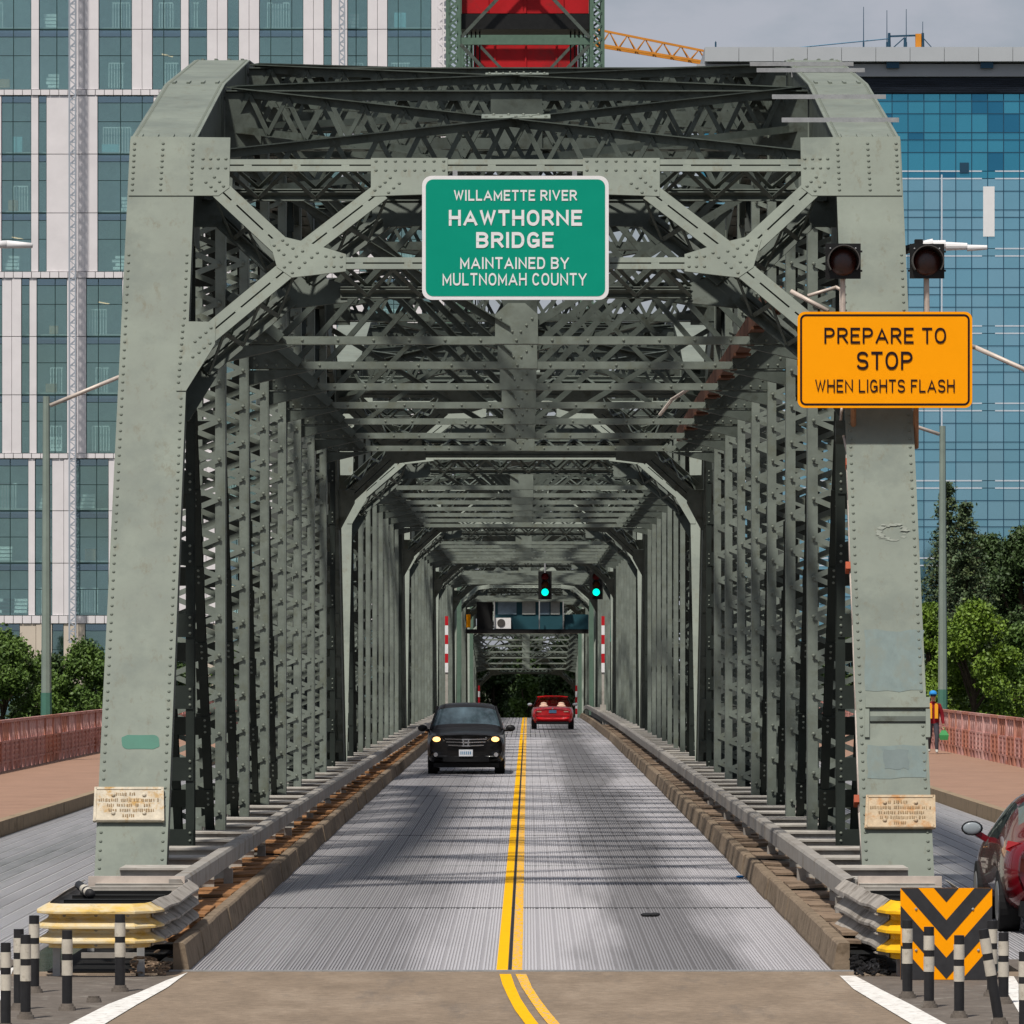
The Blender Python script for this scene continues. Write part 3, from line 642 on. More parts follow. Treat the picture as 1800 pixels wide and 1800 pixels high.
# ================================================================== signs and fittings on the first portal
def _arc(cx, cy, rx, ry, a0, a1, n=10, e=2.0):
    out = []
    for i in range(n + 1):
        a = R(a0 + (a1 - a0) * i / n); c, s_ = math.cos(a), math.sin(a)
        out.append((cx + rx * math.copysign(abs(c) ** (2 / e), c), cy + ry * math.copysign(abs(s_) ** (2 / e), s_)))
    return out
GLY = {  # width, strokes on the unit square (road-sign capitals)
 'A': (.84, [[(0, 0), (.5, 1), (1, 0)], [(.2, .3), (.8, .3)]]),
 'B': (.68, [[(0, 0), (0, 1), (.55, 1)] + _arc(.55, .76, .42, .24, 90, -90) + [(0, .52)], [(0, .52), (.55, .52)] + _arc(.55, .26, .45, .26, 90, -90) + [(0, 0)]]),
 'C': (.68, [_arc(.5, .5, .5, .5, 48, 312, 22, 2.25)]),
 'D': (.70, [[(0, 0), (0, 1), (.5, 1)] + _arc(.5, .5, .5, .5, 90, -90, 14, 2.2) + [(0, 0)]]),
 'E': (.60, [[(1, 1), (0, 1), (0, 0), (1, 0)], [(0, .52), (.85, .52)]]),
 'F': (.58, [[(1, 1), (0, 1), (0, 0)], [(0, .52), (.82, .52)]]),
 'G': (.70, [_arc(.5, .5, .5, .5, 45, 345, 22, 2.25), [(1, .12), (1, .45), (.55, .45)]]),
 'H': (.70, [[(0, 0), (0, 1)], [(1, 0), (1, 1)], [(0, .52), (1, .52)]]),
 'I': (.0, [[(.5, 0), (.5, 1)]]),
 'L': (.56, [[(0, 1), (0, 0), (1, 0)]]),
 'M': (.84, [[(0, 0), (0, 1), (.5, .22), (1, 1), (1, 0)]]),
 'N': (.72, [[(0, 0), (0, 1), (1, 0), (1, 1)]]),
 'O': (.74, [_arc(.5, .5, .5, .5, 90, 450, 32, 2.25)]),
 'P': (.66, [[(0, 0), (0, 1), (.55, 1)] + _arc(.55, .73, .45, .27, 90, -90) + [(0, .46)]]),
 'R': (.68, [[(0, 0), (0, 1), (.55, 1)] + _arc(.55, .74, .43, .26, 90, -90) + [(0, .48)], [(.5, .48), (1, 0)]]),
 'S': (.66, [_arc(.5, .745, .48, .255, 25, 270, 14, 2.3) + _arc(.5, .245, .5, .245, 90, -155, 14, 2.3)]),
 'T': (.64, [[(0, 1), (1, 1)], [(.5, 1), (.5, 0)]]),
 'U': (.70, [[(0, 1)] + _arc(.5, .32, .5, .32, 180, 360, 14, 2.3) + [(1, 1)]]),
 'V': (.76, [[(0, 1), (.5, 0), (1, 1)]]),
 'W': (.98, [[(0, 1), (.25, 0), (.5, .92), (.75, 0), (1, 1)]]),
 'Y': (.76, [[(0, 1), (.5, .44), (1, 1)], [(.5, .44), (.5, 0)]])}
def text_obj(name, body, x0, x1, z0, z1, y, mt, parent, weight, track=1.0):
    """road-sign capitals built stroke by stroke and fitted into x0..x1, z0..z1; each letter is a part"""
    H = z1 - z0; t = weight; gap = .20; adv = []; pos = 0.0
    for c in body:
        if c == ' ': pos += .46; continue
        adv.append((c, pos)); pos += GLY[c][0] + t + gap
    tot = pos - gap; kx = (x1 - x0) / (tot * H)
    for c, p0 in adv:
        wd, strokes = GLY[c]; m = MB(); lay = 0
        for pl in strokes:
            q = [(p0 + t / 2 + u * wd, t / 2 + v * (1 - t)) for u, v in pl]
            q = [p for i, p in enumerate(q) if i == 0 or math.hypot(p[0] - q[i - 1][0], p[1] - q[i - 1][1]) > 1e-5]
            cl = math.hypot(q[0][0] - q[-1][0], q[0][1] - q[-1][1]) < 1e-4
            if cl: q = q[:-1]
            n = len(q); L_, R_ = [], []
            for i in range(n):
                a = q[i - 1] if (i > 0 or cl) else None; b = q[(i + 1) % n] if (i < n - 1 or cl) else None; p = q[i]
                d1 = V((p[0] - a[0], p[1] - a[1])).normalized() if a else None; d2 = V((b[0] - p[0], b[1] - p[1])).normalized() if b else None
                if d1 is None: d1 = d2; p = (p[0] - d2.x * t / 2, p[1] - d2.y * t / 2)
                if d2 is None: d2 = d1; p = (p[0] + d1.x * t / 2, p[1] + d1.y * t / 2)
                n1 = V((-d1.y, d1.x)); n2 = V((-d2.y, d2.x)); mv = n1 + n2
                mv = mv.normalized() if mv.length > 1e-4 else n1; k = min(2.6, 1 / max(.3, mv.dot(n1))) * t / 2
                L_.append((p[0] + mv.x * k, p[1] + mv.y * k)); R_.append((p[0] - mv.x * k, p[1] - mv.y * k))
            lay += 1
            for i in range(n if cl else n - 1):
                j = (i + 1) % n; yy = y - .0016 * lay - .0003 * (i % 5)
                m.add([(x0 + u * H * kx, yy, z0 + min(1, max(0, v)) * H) for u, v in (L_[i], L_[j], R_[j], R_[i])], [(0, 1, 2, 3)])
        m.build(name, mt, parent)
def rrect(x0, x1, z0, z1, r, y, n=6):
    pts = []
    for cx, cz, a0 in ((x1 - r, z0 + r, -90), (x1 - r, z1 - r, 0), (x0 + r, z1 - r, 90), (x0 + r, z0 + r, 180)):
        for i in range(n + 1):
            a = R(a0 + 90 * i / n); pts.append(V((cx + r * math.cos(a), y, cz + r * math.sin(a))))
    return pts
def signboard(name, label, cat, px, D, r, mats, rows, weight, border, tr):
    x0, y0, x1, y1 = px; a, b = P(x0, y1, D), P(x1, y0, D); th = thing(name, label, cat, ((a.x + b.x) / 2, D, a.z))
    m = MB(); m.prism(rrect(a.x, b.x, a.z, b.z, r, D), (0, .012, 0)); m.build('sign_panel', mats[0], th)
    k = border[0]; pn = rrect(a.x + k, b.x - k, a.z + k, b.z - k, r - k * .6, D - .003)
    if border[2]:                           # a painted line set in from the edge
        k2 = border[1]; q = rrect(a.x + k2, b.x - k2, a.z + k2, b.z - k2, r - k2 * .8, D - .003); n = len(pn)
        m = MB(); m.add(pn + q, [(i, (i + 1) % n, n + (i + 1) % n, n + i) for i in range(n)]); m.build('border_line', mats[1], th)
    else:
        m = MB(); m.add(pn, [tuple(range(len(pn)))]); m.build('sign_face', mats[1], th)
    for body, tx0, ty0, tx1, ty1, wt in rows:
        p, q = P(tx0, ty1, D), P(tx1, ty0, D); text_obj('letter', body, p.x, q.x, p.z, q.z, D - .006, mats[2], th, wt, tr)
    return th
GS = 68.55
gs = signboard('bridge_name_sign', 'green sign with white lettering naming the bridge, fixed to the portal', 'sign', (742, 309, 1070, 527), GS, .12, (G['sign_white'], G['sign_green'], G['sign_white']),
    [('WILLAMETTE RIVER', 798, 334, 1014, 353, .185), ('HAWTHORNE', 789, 369, 1023, 397, .205), ('BRIDGE', 837, 408, 973, 436, .205), ('MAINTAINED BY', 809, 452, 1000, 473, .175), ('MULTNOMAH COUNTY', 778, 480, 1031, 502, .165)], 0, (.045, 0, False), 1.06)
m = MB()
for px in (800, 1010): 
    a, b = P(px, 300, GS + .05), P(px, 520, GS + .05); m.beam(a, b, .06, .05, Y1)
    m.beam(P(px, 470, GS + .05), P(px, 470, GS + .8), .05, .05, Z1); m.beam(P(px, 325, GS + .05), P(px, 325, GS + 1.2), .05, .05, Z1)
m.build('mounting_bracket', G['galv'], gs)
YS = 67.15
ys = signboard('warning_sign', 'orange warning sign with black lettering below two dark beacons', 'sign', (1402, 548, 1709, 717), YS, .09, (G['sign_orange'], G['sign_black'], G['sign_black']),
    [('PREPARE TO', 1449, 576, 1663, 604, .15), ('STOP', 1506, 618, 1604, 650, .155), ('WHEN LIGHTS FLASH', 1433, 667, 1678, 690, .14)], 0, (.03, .055, True), 1.08)
m = MB()
for px in (1500, 1610): m.cyl(P(px, 787, YS + .55), P(px, 700, YS + .22), .035, .035, 10); m.cyl(P(px, 700, YS + .22), P(px, 560, YS + .1), .035, .035, 10)
m.build('support_pipe', G['copper'], ys)
m = MB(); pts = [P(x, y, YS + .8) for x, y in ((1500, 782), (1530, 779), (1560, 778), (1590, 782), (1612, 785))]; m.tube(pts, .012, 6); m.build('tie_cable', G['black'], ys)
G['lens'] = mat('dark_amber_lens', (.045, .010, .006), .3, var=.4, scale=12, spec=.6)
G['housing'] = mat('black_signal_housing', (.014, .014, .014), .45, var=.15)
G['visor'] = mat('grey_visor_edge', (.07, .066, .062), .5, var=.1)
for k, (x0, x1) in enumerate(((1451, 1513), (1599, 1660))):
    D = 67.55; c = P((x0 + x1) / 2, 459, D); h = (x1 - x0) / 2 * D / F
    bt = thing('warning_beacon', ('left' if k == 0 else 'right') + ' unlit beacon with dark amber lens and black square plate above the orange sign', 'beacon', (c.x, D, c.z - h), 'beacons over the warning sign')
    m = MB(); m.box(c.x - h, c.x + h, D, D + .02, c.z - h, c.z + h); m.box(c.x - h * .72, c.x + h * .72, D + .021, D + .2, c.z - h * .72, c.z + h * .72)
    for sx in (-1, 1):
        for sz in (-.55, .55): m.box(c.x + sx * h * 1.0 - .02, c.x + sx * h * 1.0 + .02, D + .002, D + .018, c.z + sz * h - .012, c.z + sz * h + .012)
    m.build('back_plate', G['housing'], bt)
    m = MB(); m.ball((c.x, D - .0, c.z - .01), h * .8, n=20, m=10, sc=(1, .25, 1)); m.build('lens', G['lens'], bt, smooth=True)
    m = MB(); n = 20
    for i in range(n):                        # tunnel visor, open at the bottom
        a0, a1 = R(-35 + 250 * i / n), R(-35 + 250 * (i + 1) / n); r_ = h * .86; z0 = c.z - .01
        q = lambda a, rr, y: (c.x + rr * math.cos(a), y, z0 + rr * math.sin(a))
        m.add([q(a0, r_, D), q(a1, r_, D), q(a1, r_, D - .22), q(a0, r_, D - .22), q(a0, r_ + .012, D - .22), q(a1, r_ + .012, D - .22), q(a1, r_ + .012, D), q(a0, r_ + .012, D)], [(0, 1, 2, 3), (3, 2, 5, 4), (4, 5, 6, 7)])
    m.build('visor', G['visor'], bt, smooth=False)
    m = MB(); m.cyl((c.x, D + .1, c.z - h * .72), P((x0 + x1) / 2, 552, D + .1), .034, .034, 10); m.build('beacon_pole', G['conduit'], bt)
    m = MB()
    for sx in (-.72, .72):
        m.rivet((c.x + sx * h, D, c.z + h * .72), -Y1, .012)
    m.build('screw', G['galv'], bt, 'stuff')
# conduits at the beacon and along the right end post
cn = thing('conduit_run', 'pale steel conduit climbing the inner edge of the right end post', 'conduit', P(1515, 1540, 63.9))
def on_post(px, py, off=-.06):
    q = pp(px, py, off); return q + V((0, 64, 0))
m = MB(); m.tube([on_post(x, y, .12) for x, y in ((1521, 1545), (1513, 1430), (1507, 1250), (1502, 1100), (1497, 1000), (1494, 880), (1491, 800))], .032, 8); m.build('conduit_pipe', G['conduit'], cn, smooth=True)
m = MB(); m.tube([on_post(x, y, .12) for x, y in ((1491, 800), (1484, 770), (1478, 740), (1482, 690))], .02, 8); m.build('conduit_pipe', G['conduit'], cn, smooth=True)
m = MB(); m.tube([on_post(x, y, .16) for x, y in ((1390, 512), (1456, 547))], .03, 8); m.tube([on_post(x, y, .2) for x, y in ((1478, 552), (1479, 510), (1470, 505), (1420, 520))], .022, 8); m.build('conduit_pipe', G['conduit'], cn, smooth=True)
for y in (816, 998, 1408):
    m = MB(); q = on_post(1497 if y < 1200 else 1512, y, .1); m.obox(q, X1 * .075, E * .05, N * .06); m.build('clamp', G['clamp'], cn)
m = MB(); m.obox(on_post(1481, 760, .2), X1 * .09, E * .11, N * .1); m.build('junction_box', G['paint_in'], cn)
# galvanised bars bolted over the right top chord
for px0, px1, py, D in ((1374, 1580, 216, 71.9), (1357, 1557, 175, 74.7), (1330, 1520, 128, 79.7), (1318, 1500, 117, 81.6)):
    a, b = P(px0, py, D), P(px1, py, D); m = MB(); m.beam(a + V((0, 0, .05)), b + V((0, 0, .05)), .04, .035, Z1); m.beam(a + V((0, -.03, .03)), b + V((0, -.03, .03)), .008, .05, Z1)
    for t_ in (.42, .9): q_ = a.lerp(b, t_); m.box(q_.x - .03, q_.x + .03, q_.y - .02, q_.y + .02, q_.z - .16, q_.z + .04)
    m.v = [tuple(V(p) - V((0, 64, 0))) for p in m.v]; ORG_save = ORG[span1.name]; ORG[span1.name] = (0, 0, 0); m.build('crossbar', G['galv'], span1); ORG[span1.name] = ORG_save
# things on the front faces of the end posts (parts of the nearest span)
posts = [o for o in span1.children if o.name.startswith('end_post')]
def front_post(s): 
    best = None
    for o in posts:
        xs = [v.co.x for v in o.data.vertices]; yy = [v.co.y for v in o.data.vertices]
        if (sum(xs) < 0) == (s < 0) and sum(yy) / len(yy) < 20: best = o
    return best
FP = {-1: front_post(-1), 1: front_post(1)}
def post_plate(name, px, s, mt, off, th=.0012):
    m = MB(); pts = [pp(*q) + V((0, 64, 0)) - N * off for q in px]; m.prism(pts, -N * th); return m.build(name, mt, FP[s])
G['patch_faint'] = mat('faint_touch_up_paint', (.160, .184, .163), .55, var=.12, scale=6)
def blob(x0, y0, x1, y1, j=3, n=5):
    rnd = random.Random(x0 * 7 + y0); e = []
    for i in range(n): e.append((x0 + (x1 - x0) * i / n, y0 + rnd.uniform(-j, j)))
    for i in range(n): e.append((x1 + rnd.uniform(-j, j), y0 + (y1 - y0) * i / n))
    for i in range(n): e.append((x1 - (x1 - x0) * i / n, y1 + rnd.uniform(-j, j)))
    for i in range(n): e.append((x0 + rnd.uniform(-j, j), y1 - (y1 - y0) * i / n))
    return e
post_plate('paint_patch', [(247 + 33 * math.copysign(abs(math.cos(t)) ** .45, math.cos(t)) + .8 * math.sin(5 * t), 1304.5 + 12.5 * math.copysign(abs(math.sin(t)) ** .45, math.sin(t)) + .5 * math.sin(7 * t)) for t in [i * math.pi / 18 for i in range(36)]], -1, G['patch_teal'], .003)
post_plate('paint_patch', blob(1519, 1108, 1622, 1214, 3), 1, G['patch_blue'], .003)
post_plate('paint_patch', blob(1525, 1311, 1628, 1368, 2), 1, G['patch_blue'], .003)
post_plate('paint_patch', blob(1554, 1319, 1597, 1352, 2), 1, G['patch_grey'], .006)
G['chalk'] = mat('pale_scuff', (.235, .255, .22), .7, var=.2, scale=14)
for k in range(26):
    a = k / 26 * 2 * math.pi; 
    if random.random() < .25: continue
    cx, cy = 1568 + 24 * math.cos(a) + random.uniform(-2, 2), 936 + 13 * math.sin(a) + random.uniform(-2, 2)
    w_ = random.uniform(5, 11); hh = random.uniform(1, 2.4); post_plate('scuff_mark', [(cx - w_, cy + 1), (cx - w_ * .3, cy - hh), (cx + w_, cy - .5), (cx + w_ * .4, cy + hh)], 1, G['chalk'], .002 + k * .0006, .0004)
# bracket bars and sign shelf on the right post
post_plate('band_plate', [(1521, 1229), (1634, 1229), (1634, 1247), (1521, 1247)], 1, G['paint'], .02, .03)
post_plate('band_plate', [(1529, 1261), (1630, 1261), (1630, 1270), (1529, 1270)], 1, G['paint_in'], .01, .02)
for x in (1524, 1631): post_plate('bracket_bar', [(x - 4, 1248), (x + 4, 1248), (x + 4, 1298), (x - 4, 1298)], 1, G['paint'], .012, .02)
for s, px, mt in ((-1, (165, 1388, 289, 1448), G['plaque_l']), (1, (1520, 1402, 1644, 1460), G['plaque'])):
    x0, y0, x1, y1 = px; th = .035; sk = -2 if s < 0 else 2
    pq = post_plate('builder_plaque', [(x0 + 2, y0), (x1 - 1, y0), (x1, y1), (x0 - 1, y1)], s, mt, .03, th)
    m = MB(); dz = .03 + th; tx = MB()
    def q(x, y, o=0): return pp(x, y) + V((0, 64, 0)) - N * (dz + o)
    for a, b in (((x0 + 4, y0 + 3), (x1 - 3, y0 + 3)), ((x0 + 2, y1 - 3), (x1 - 2, y1 - 3)), ((x0 + 4, y0 + 1), (x0 + 2, y1)), ((x1 - 3, y0 + 1), (x1 - 2, y1))): m.beam(q(*a), q(*b), .03, .02, N)
    for ty, ta, tb in ((.23, .33, .6), (.40, .08, .93), (.55, .2, .85), (.70, .22, .85), (.86, .42, .58)):
        x = x0 + (x1 - x0) * ta
        while x < x0 + (x1 - x0) * tb:
            w_ = random.uniform(1.4, 3.2); y = y0 + (y1 - y0) * ty
            if random.random() < .85: tx.beam(q(x, y - random.uniform(2.2, 3.6)), q(x + random.uniform(-.6, .6), y + random.uniform(1.2, 2.4)), w_ * .0052, .012, N)
            x += w_ + 1.2
    m.build('raised_border', mt, FP[s], 'stuff'); tx.build('raised_lettering', G['plaque_ink'], FP[s], 'stuff')
    m = MB()
    for bx, by in ((.28, .25), (.72, .25), (.28, .78), (.72, .78)): m.rivet(q(x0 + (x1 - x0) * bx, y0 + (y1 - y0) * by), -N, .03, .03)
    m.build('bolt', mt, FP[s], 'stuff')
# luminaire arm just outside the right hip
lm = thing('street_luminaire', 'white cobra-head luminaire poking out right of the right beacon', 'luminaire', P(1605, 440, 73))
m = MB(); m.cyl(P(1612, 433, 73), P(1590, 440, 73.2), .05, .06, 10); m.box(*[v for v in (P(1608, 0, 73).x, P(1622, 0, 73).x)], 72.95, 73.1, P(0, 432, 73).z, P(0, 421, 73).z); m.build('mounting_arm', G['housing'], lm)
m = MB(); pts = [(1618, 427, .05), (1640, 427, .065), (1662, 429, .06), (1700, 432, .045), (1735, 434, .03)]
for (xa, ya, ra), (xb, yb, rb) in zip(pts[:-1], pts[1:]): m.cyl(P(xa, ya + 4, 73), P(xb, yb + 1, 73), ra, rb, 12)
m.build('lamp_housing', G['sign_white'], lm, smooth=False)
# rusty cable tray under the sway struts of the nearest span
ct = thing('cable_tray', 'rust-brown cable tray hung along the right side under the overhead struts', 'cable tray', (3.35, 70, 7.3))
m = MB(); m.box(3.25, 3.28, 71, 114, 7.60, 7.86); m.box(3.42, 3.45, 71, 114, 7.60, 7.86); m.box(3.28, 3.42, 71, 114, 7.60, 7.62); m.build('tray', G['rust_pipe'], ct)
d = 72
while d < 113:
    m = MB(); m.box(3.22, 3.48, d, d + .1, 7.555, 7.595); m.build('hanger_bracket', G['rust_pipe'], ct); d += 3.2
m = MB(); m.tube([V((3.25, 92, 7.62)), V((2.9, 92.3, 7.62)), V((2.6, 93, 7.45)), V((2.4, 93.2, 7.2))], .03, 6); m.build('cable', G['conduit'], ct)
# ================================================================== crash cushions, posts, signals, tower, lamps
G['cush_y'] = mat('worn_yellow_beam', (.62, .40, .08), .6, spec=.2, var=.15, scale=6, col2=(.60, .52, .36), amt2=.75, scale2=2.0, stretch=(1, 1, 4), col3=(.12, .08, .03), amt3=.38, scale3=5, stretch3=(1, 1, 3))
G['cush_y2'] = mat('bright_yellow_beam', (.75, .42, .01), .6, spec=.2, var=.15, scale=5, col3=(.2, .13, .05), amt3=.34, scale3=5, stretch3=(1, 1, 3))
G['cush_g'] = mat('grimy_grey_beam', (.34, .31, .275), .7, .1, var=.25, scale=4, col2=(.13, .11, .09), amt2=.4, scale2=3)
def thrie(path, z0, z1, amp, mt, parent, name):
    """three-ridged guard rail beam swept along plan points (x, y, outward normal)"""
    prof = []
    for k in range(3):
        b = z1 - (z1 - z0) * k / 3; h = (z1 - z0) / 3
        prof += [(0, b), (amp, b - h * .50), (amp, b - h * .64), (.0, b - h * .76)]
    prof += [(0.0, z0)]
    m = MB(); n = len(prof)
    for x, y, nx, ny, dz in path:
        for o, z in prof: m.v.append((x + nx * o, y + ny * o, z + dz))
        for o, z in prof: m.v.append((x + nx * (o - .012), y + ny * (o - .012), z + dz))
    for i in range(len(path) - 1):
        for j in range(n - 1):
            a = i * 2 * n + j; b = a + 2 * n; m.f.append((a, a + 1, b + 1, b)); m.f.append((a + n, b + n, b + n + 1, a + n + 1)); m.m += [0, 0]
        a = i * 2 * n; b = a + 2 * n; m.f.append((a, b, b + n, a + n)); m.f.append((a + n - 1, a + 2 * n - 1, b + 2 * n - 1, b + n - 1)); m.m += [0, 0]
    return m.build(name, mt, parent)
for s, lab in ((-1, 'worn yellow three-ridged crash cushion before the left end post'), (1, 'crash cushion with yellow and grimy grey beams behind the chevron board')):
    cc = thing('crash_cushion', lab, 'crash barrier', (s * 3.9, 52, 0), 'crash cushions')
    xi, xo = (3.42, 4.40) if s < 0 else (3.60, 4.45); z0_, z1_ = (.28, .70) if s < 0 else (.17, .72)
    nose = [(s * xo, 52.25, s * 1, 0, 0), (s * (xo - .02), 51.95, s * .85, -.5, 0), (s * (xo - .14), 51.8, s * .4, -.92, 0), (s * (xi + .16), 51.8, -s * .3, -.95, 0), (s * (xi + .04), 51.95, -s * .8, -.6, 0), (s * xi, 52.2, -s * 1, 0, 0)]
    thrie(nose, z0_, z1_, .12, G['cush_y'] if s < 0 else G['cush_y2'], cc, 'nose_beam')
    inner = [(s * (xi - .005), 52.15, -s, 0, .002), (s * (xi - .03), 53.0, -s, 0, .01), (s * (xi - .05 - (.02 if s > 0 else 0)), 54.0, -s, 0, -.01), (s * (xi - .08 - (.05 if s > 0 else 0)), 55.2, -s, 0, .02), (s * (xi - .10 - (.09 if s > 0 else 0)), 56.4, -s, 0, .03), (s * (xi - .02), 57.5, -s * .98, .2, .01)]
    thrie(inner, z0_, z1_, .10, G['cush_g'], cc, 'side_beam')
    thrie([(s * (xo + .002), 52.2, s, 0, .002), (s * (xo + .06), 54.5, s, 0, 0), (s * (xo + .1), 57.6, s, 0, 0)], .29, .70, .07, G['cush_g'], cc, 'side_beam')
    for d in (52.5, 53.5, 54.5, 55.5, 56.5, 57.4):
        m = MB(); x0, x1 = sorted((s * (xi + .03), s * (xo - .03))); m.box(x0, x1, d, d + .03, .25, .66); m.box(x0, x1, d, d + .1, .655, .668); m.build('diaphragm', G['housing'] if d < 56 else G['bracket'], cc)
    m = MB(); x0, x1 = sorted((s * (xi + .02), s * (xo + .05))); m.box(x0, x1, 57.5, 57.56, .52, .74); m.build('end_frame', G['conduit'], cc)
    for x in (xi + .1, xo - .08):
        m = MB(); m.box(s * x - .035, s * x + .035, 52.1, 52.17, 0, .30); m.build('leg', G['galv'], cc)
        m = MB(); m.box(s * x - .035, s * x + .035, 56.2, 56.27, 0, .30); m.build('leg', G['galv'], cc)
    m = MB(); x0, x1 = sorted((s * (xi + .12), s * (xo - .3))); m.box(x0, x1, 52.3, 52.36, .16, .21); m.build('lower_bar', G['rail'], cc)
    m = MB()                                     # splice bolts of the beams
    for yb_ in (52.32, 52.5, 54.05, 54.2):
        for kz in range(3): m.rivet((s * (xi - .015), yb_, z1_ - (z1_ - z0_) * (kz / 3 + .27)), (-s, 0, 0), .02, .12)
    for kx in range(3):
        for kz in range(3): m.rivet((s * (xi + .2 + kx * .3), 51.80, z1_ - (z1_ - z0_) * (kz / 3 + .26)), (0, -1, 0), .018, .005)
    m.build('bolt', G['rail'], cc, 'stuff')
    m = MB()                                     # heap of chain beside the beam
    rnd = random.Random(3 + s)
    for k in range(46):
        x, y, z = s * (3.42 - rnd.uniform(-.18, .12)), 52.2 + rnd.uniform(-.25, 1.2), .02 + abs(rnd.gauss(0, .05)); a = rnd.uniform(0, 6.3); b = rnd.uniform(-.4, .4)
        u = V((math.cos(a), math.sin(a), b)).normalized(); v = V((-math.sin(a), math.cos(a), rnd.uniform(-1, 1))).normalized()
        ring = [V((x, y, z)) + u * math.cos(t) * .055 + v * math.sin(t) * .03 for t in [i * math.pi / 3 for i in range(7)]]
        for p_, q_ in zip(ring[:-1], ring[1:]): m.beam(p_, q_, .014, .014)
    tag(m.build('chain_heap', G['rust_dull'] if s < 0 else G['black'], None, 'stuff'), 'tangled heap of old chain at the foot of the %s kerb end' % ('left' if s < 0 else 'right'), 'chain')
    m = MB(); m.box(min(s * 3.5, s * 4.45), max(s * 3.5, s * 4.45), 52.6, 58.5, .006, .02); m.build('skid_plate', G['dark'], cc)  # near-black sheet painting the shade below the cushion
# dislodged post lying in the left cushion
lp = thing('fallen_delineator_post', 'broken delineator stub lying on top of the left crash cushion', 'delineator post', P(150, 1565, 54))
a, b = P(139, 1556, 55.3), P(160, 1572, 53.9); m = MB(); m.cyl(a, b, .045, .045, 12); m.build('tube', G['black'], lp, smooth=True)
for t0, t1 in ((.42, .62), (.72, .88)):
    m = MB(); m.cyl(a.lerp(b, t0), a.lerp(b, t1), .047, .047, 12, cap=False); m.build('reflective_band', G['band'], lp, smooth=True)
# chevron board
D = 51.35; x0, y0, x1, y1 = 1583, 1561, 1744, 1722; a, b = P(x0, y1, D), P(x1, y0, D)
ch = thing('chevron_board', 'orange and black chevron board pointing down, fixed to the right crash cushion', 'sign', ((a.x + b.x) / 2, D, a.z))
m = MB(); m.box(a.x, b.x, D, D + .012, a.z, b.z); m.build('board', G['sign_orange'], ch)
bx = lambda u, v: V((a.x + (b.x - a.x) * u, D - .003, a.z + (b.z - a.z) * v))
def clip(poly, inside, cut):
    out = []
    for p, q in zip(poly, poly[1:] + poly[:1]):
        if inside(p): out.append(p)
        if inside(p) != inside(q): out.append(cut(p, q))
    return out
st = [(2.4, .845), (.65, .43), (.24, .007), (-.19, -1.2)]      # black V stripes: (upper, lower) height at the centre line
G['sign_char'] = mat('charcoal_stripe', (.035, .035, .038), .5, var=.15, scale=12)
for hi, lo in st:
    for sg in (-1, 1):
        k = 1.14
        poly = [(.5, lo), (.5 + sg * .5, lo + .5 * k), (.5 + sg * .5, hi + .5 * k), (.5, hi)]
        for lim, sign in ((0, 1), (1, -1)):
            poly = clip(poly, lambda p: sign * (p[1] - lim) >= -1e-9, lambda p, q: (p[0] + (q[0] - p[0]) * (lim - p[1]) / (q[1] - p[1]), lim))
            if not poly: break
        if len(poly) >= 3:
            m = MB(); m.add([bx(*p) for p in poly], [tuple(range(len(poly)))]); m.build('stripe', G['sign_char'], ch)
m = MB()
for u, v in ((.17, .77), (.79, .77), (.85, .32), (.17, .32)): m.rivet(bx(u, v), -Y1, .014, .01)
m.build('bolt', G['galv'], ch, 'stuff')
# flexible delineator posts
def delineator(lab, px, ybase, ytop, lean=0.0, w_px=18):
    D = CAMZ * F / (ybase - CY); b = P(px, ybase, D); b.z = .004; h = (ybase - ytop) * D / F
    t = thing('delineator_post', lab, 'delineator post', b, 'delineator posts in the gores'); d = V((lean, 0, 1)).normalized(); r = w_px * D / F / 2
    m = MB(); m.cyl(b + V((0, 0, .0)), b + V((0, 0, .035)), r * 1.75, r * 1.6, 16); m.cyl(b + V((0, 0, .035)), b + V((0, 0, .06)), r * 1.3, r * 1.2, 16); m.build('base', G['gore'], t, smooth=False)
    m = MB(); m.cyl(b + d * .06, b + d * h, r, r, 16); m.build('tube', G['black'], t, smooth=False)
    for u0, u1 in ((h - .20, h - .075), (h - .385, h - .255)):
        m = MB(); m.cyl(b + d * u0, b + d * u1, r + .003, r + .003, 16, cap=False); m.build('reflective_band', G['band'], t, smooth=True)
for a in (('leftmost delineator post, cut by the frame', 10, 1812, 1658), ('delineator post at left, half hidden behind its nearer neighbour', 33, 1776, 1634), ('delineator post at left, in front of the pair behind it', 45, 1792, 1644),
          ('delineator post beside the left end of the worn yellow cushion', 60, 1746, 1610), ('delineator post before the left part of the worn yellow cushion', 118, 1777, 1636), ('delineator post before the right end of the worn yellow cushion', 211, 1744, 1608),
          ('delineator post over the left edge of the chevron board', 1595, 1755, 1618), ('delineator post over the left half of the chevron board', 1633, 1772, 1630), ('delineator post before the middle of the chevron board', 1686, 1790, 1645),
          ('leaning delineator post right of the chevron board', 1757, 1802, 1632, -.17), ('delineator post standing behind the leaning one', 1744, 1752, 1619), ('shaded delineator post right of the leaning one', 1764, 1765, 1640), ('rightmost delineator post, cut by the frame', 1800, 1816, 1674)):
    delineator(*a)
b = P(165, 1762, 48.0); b.z = .004; m = MB(); m.cyl(b, b + V((0, 0, .04)), .07, .06, 14); m.cyl(b + V((0, 0, .04)), b + V((0, 0, .055)), .05, .05, 14); tag(m.build('broken_delineator', G['gore'], None), 'empty round delineator base left on the asphalt', 'delineator post')
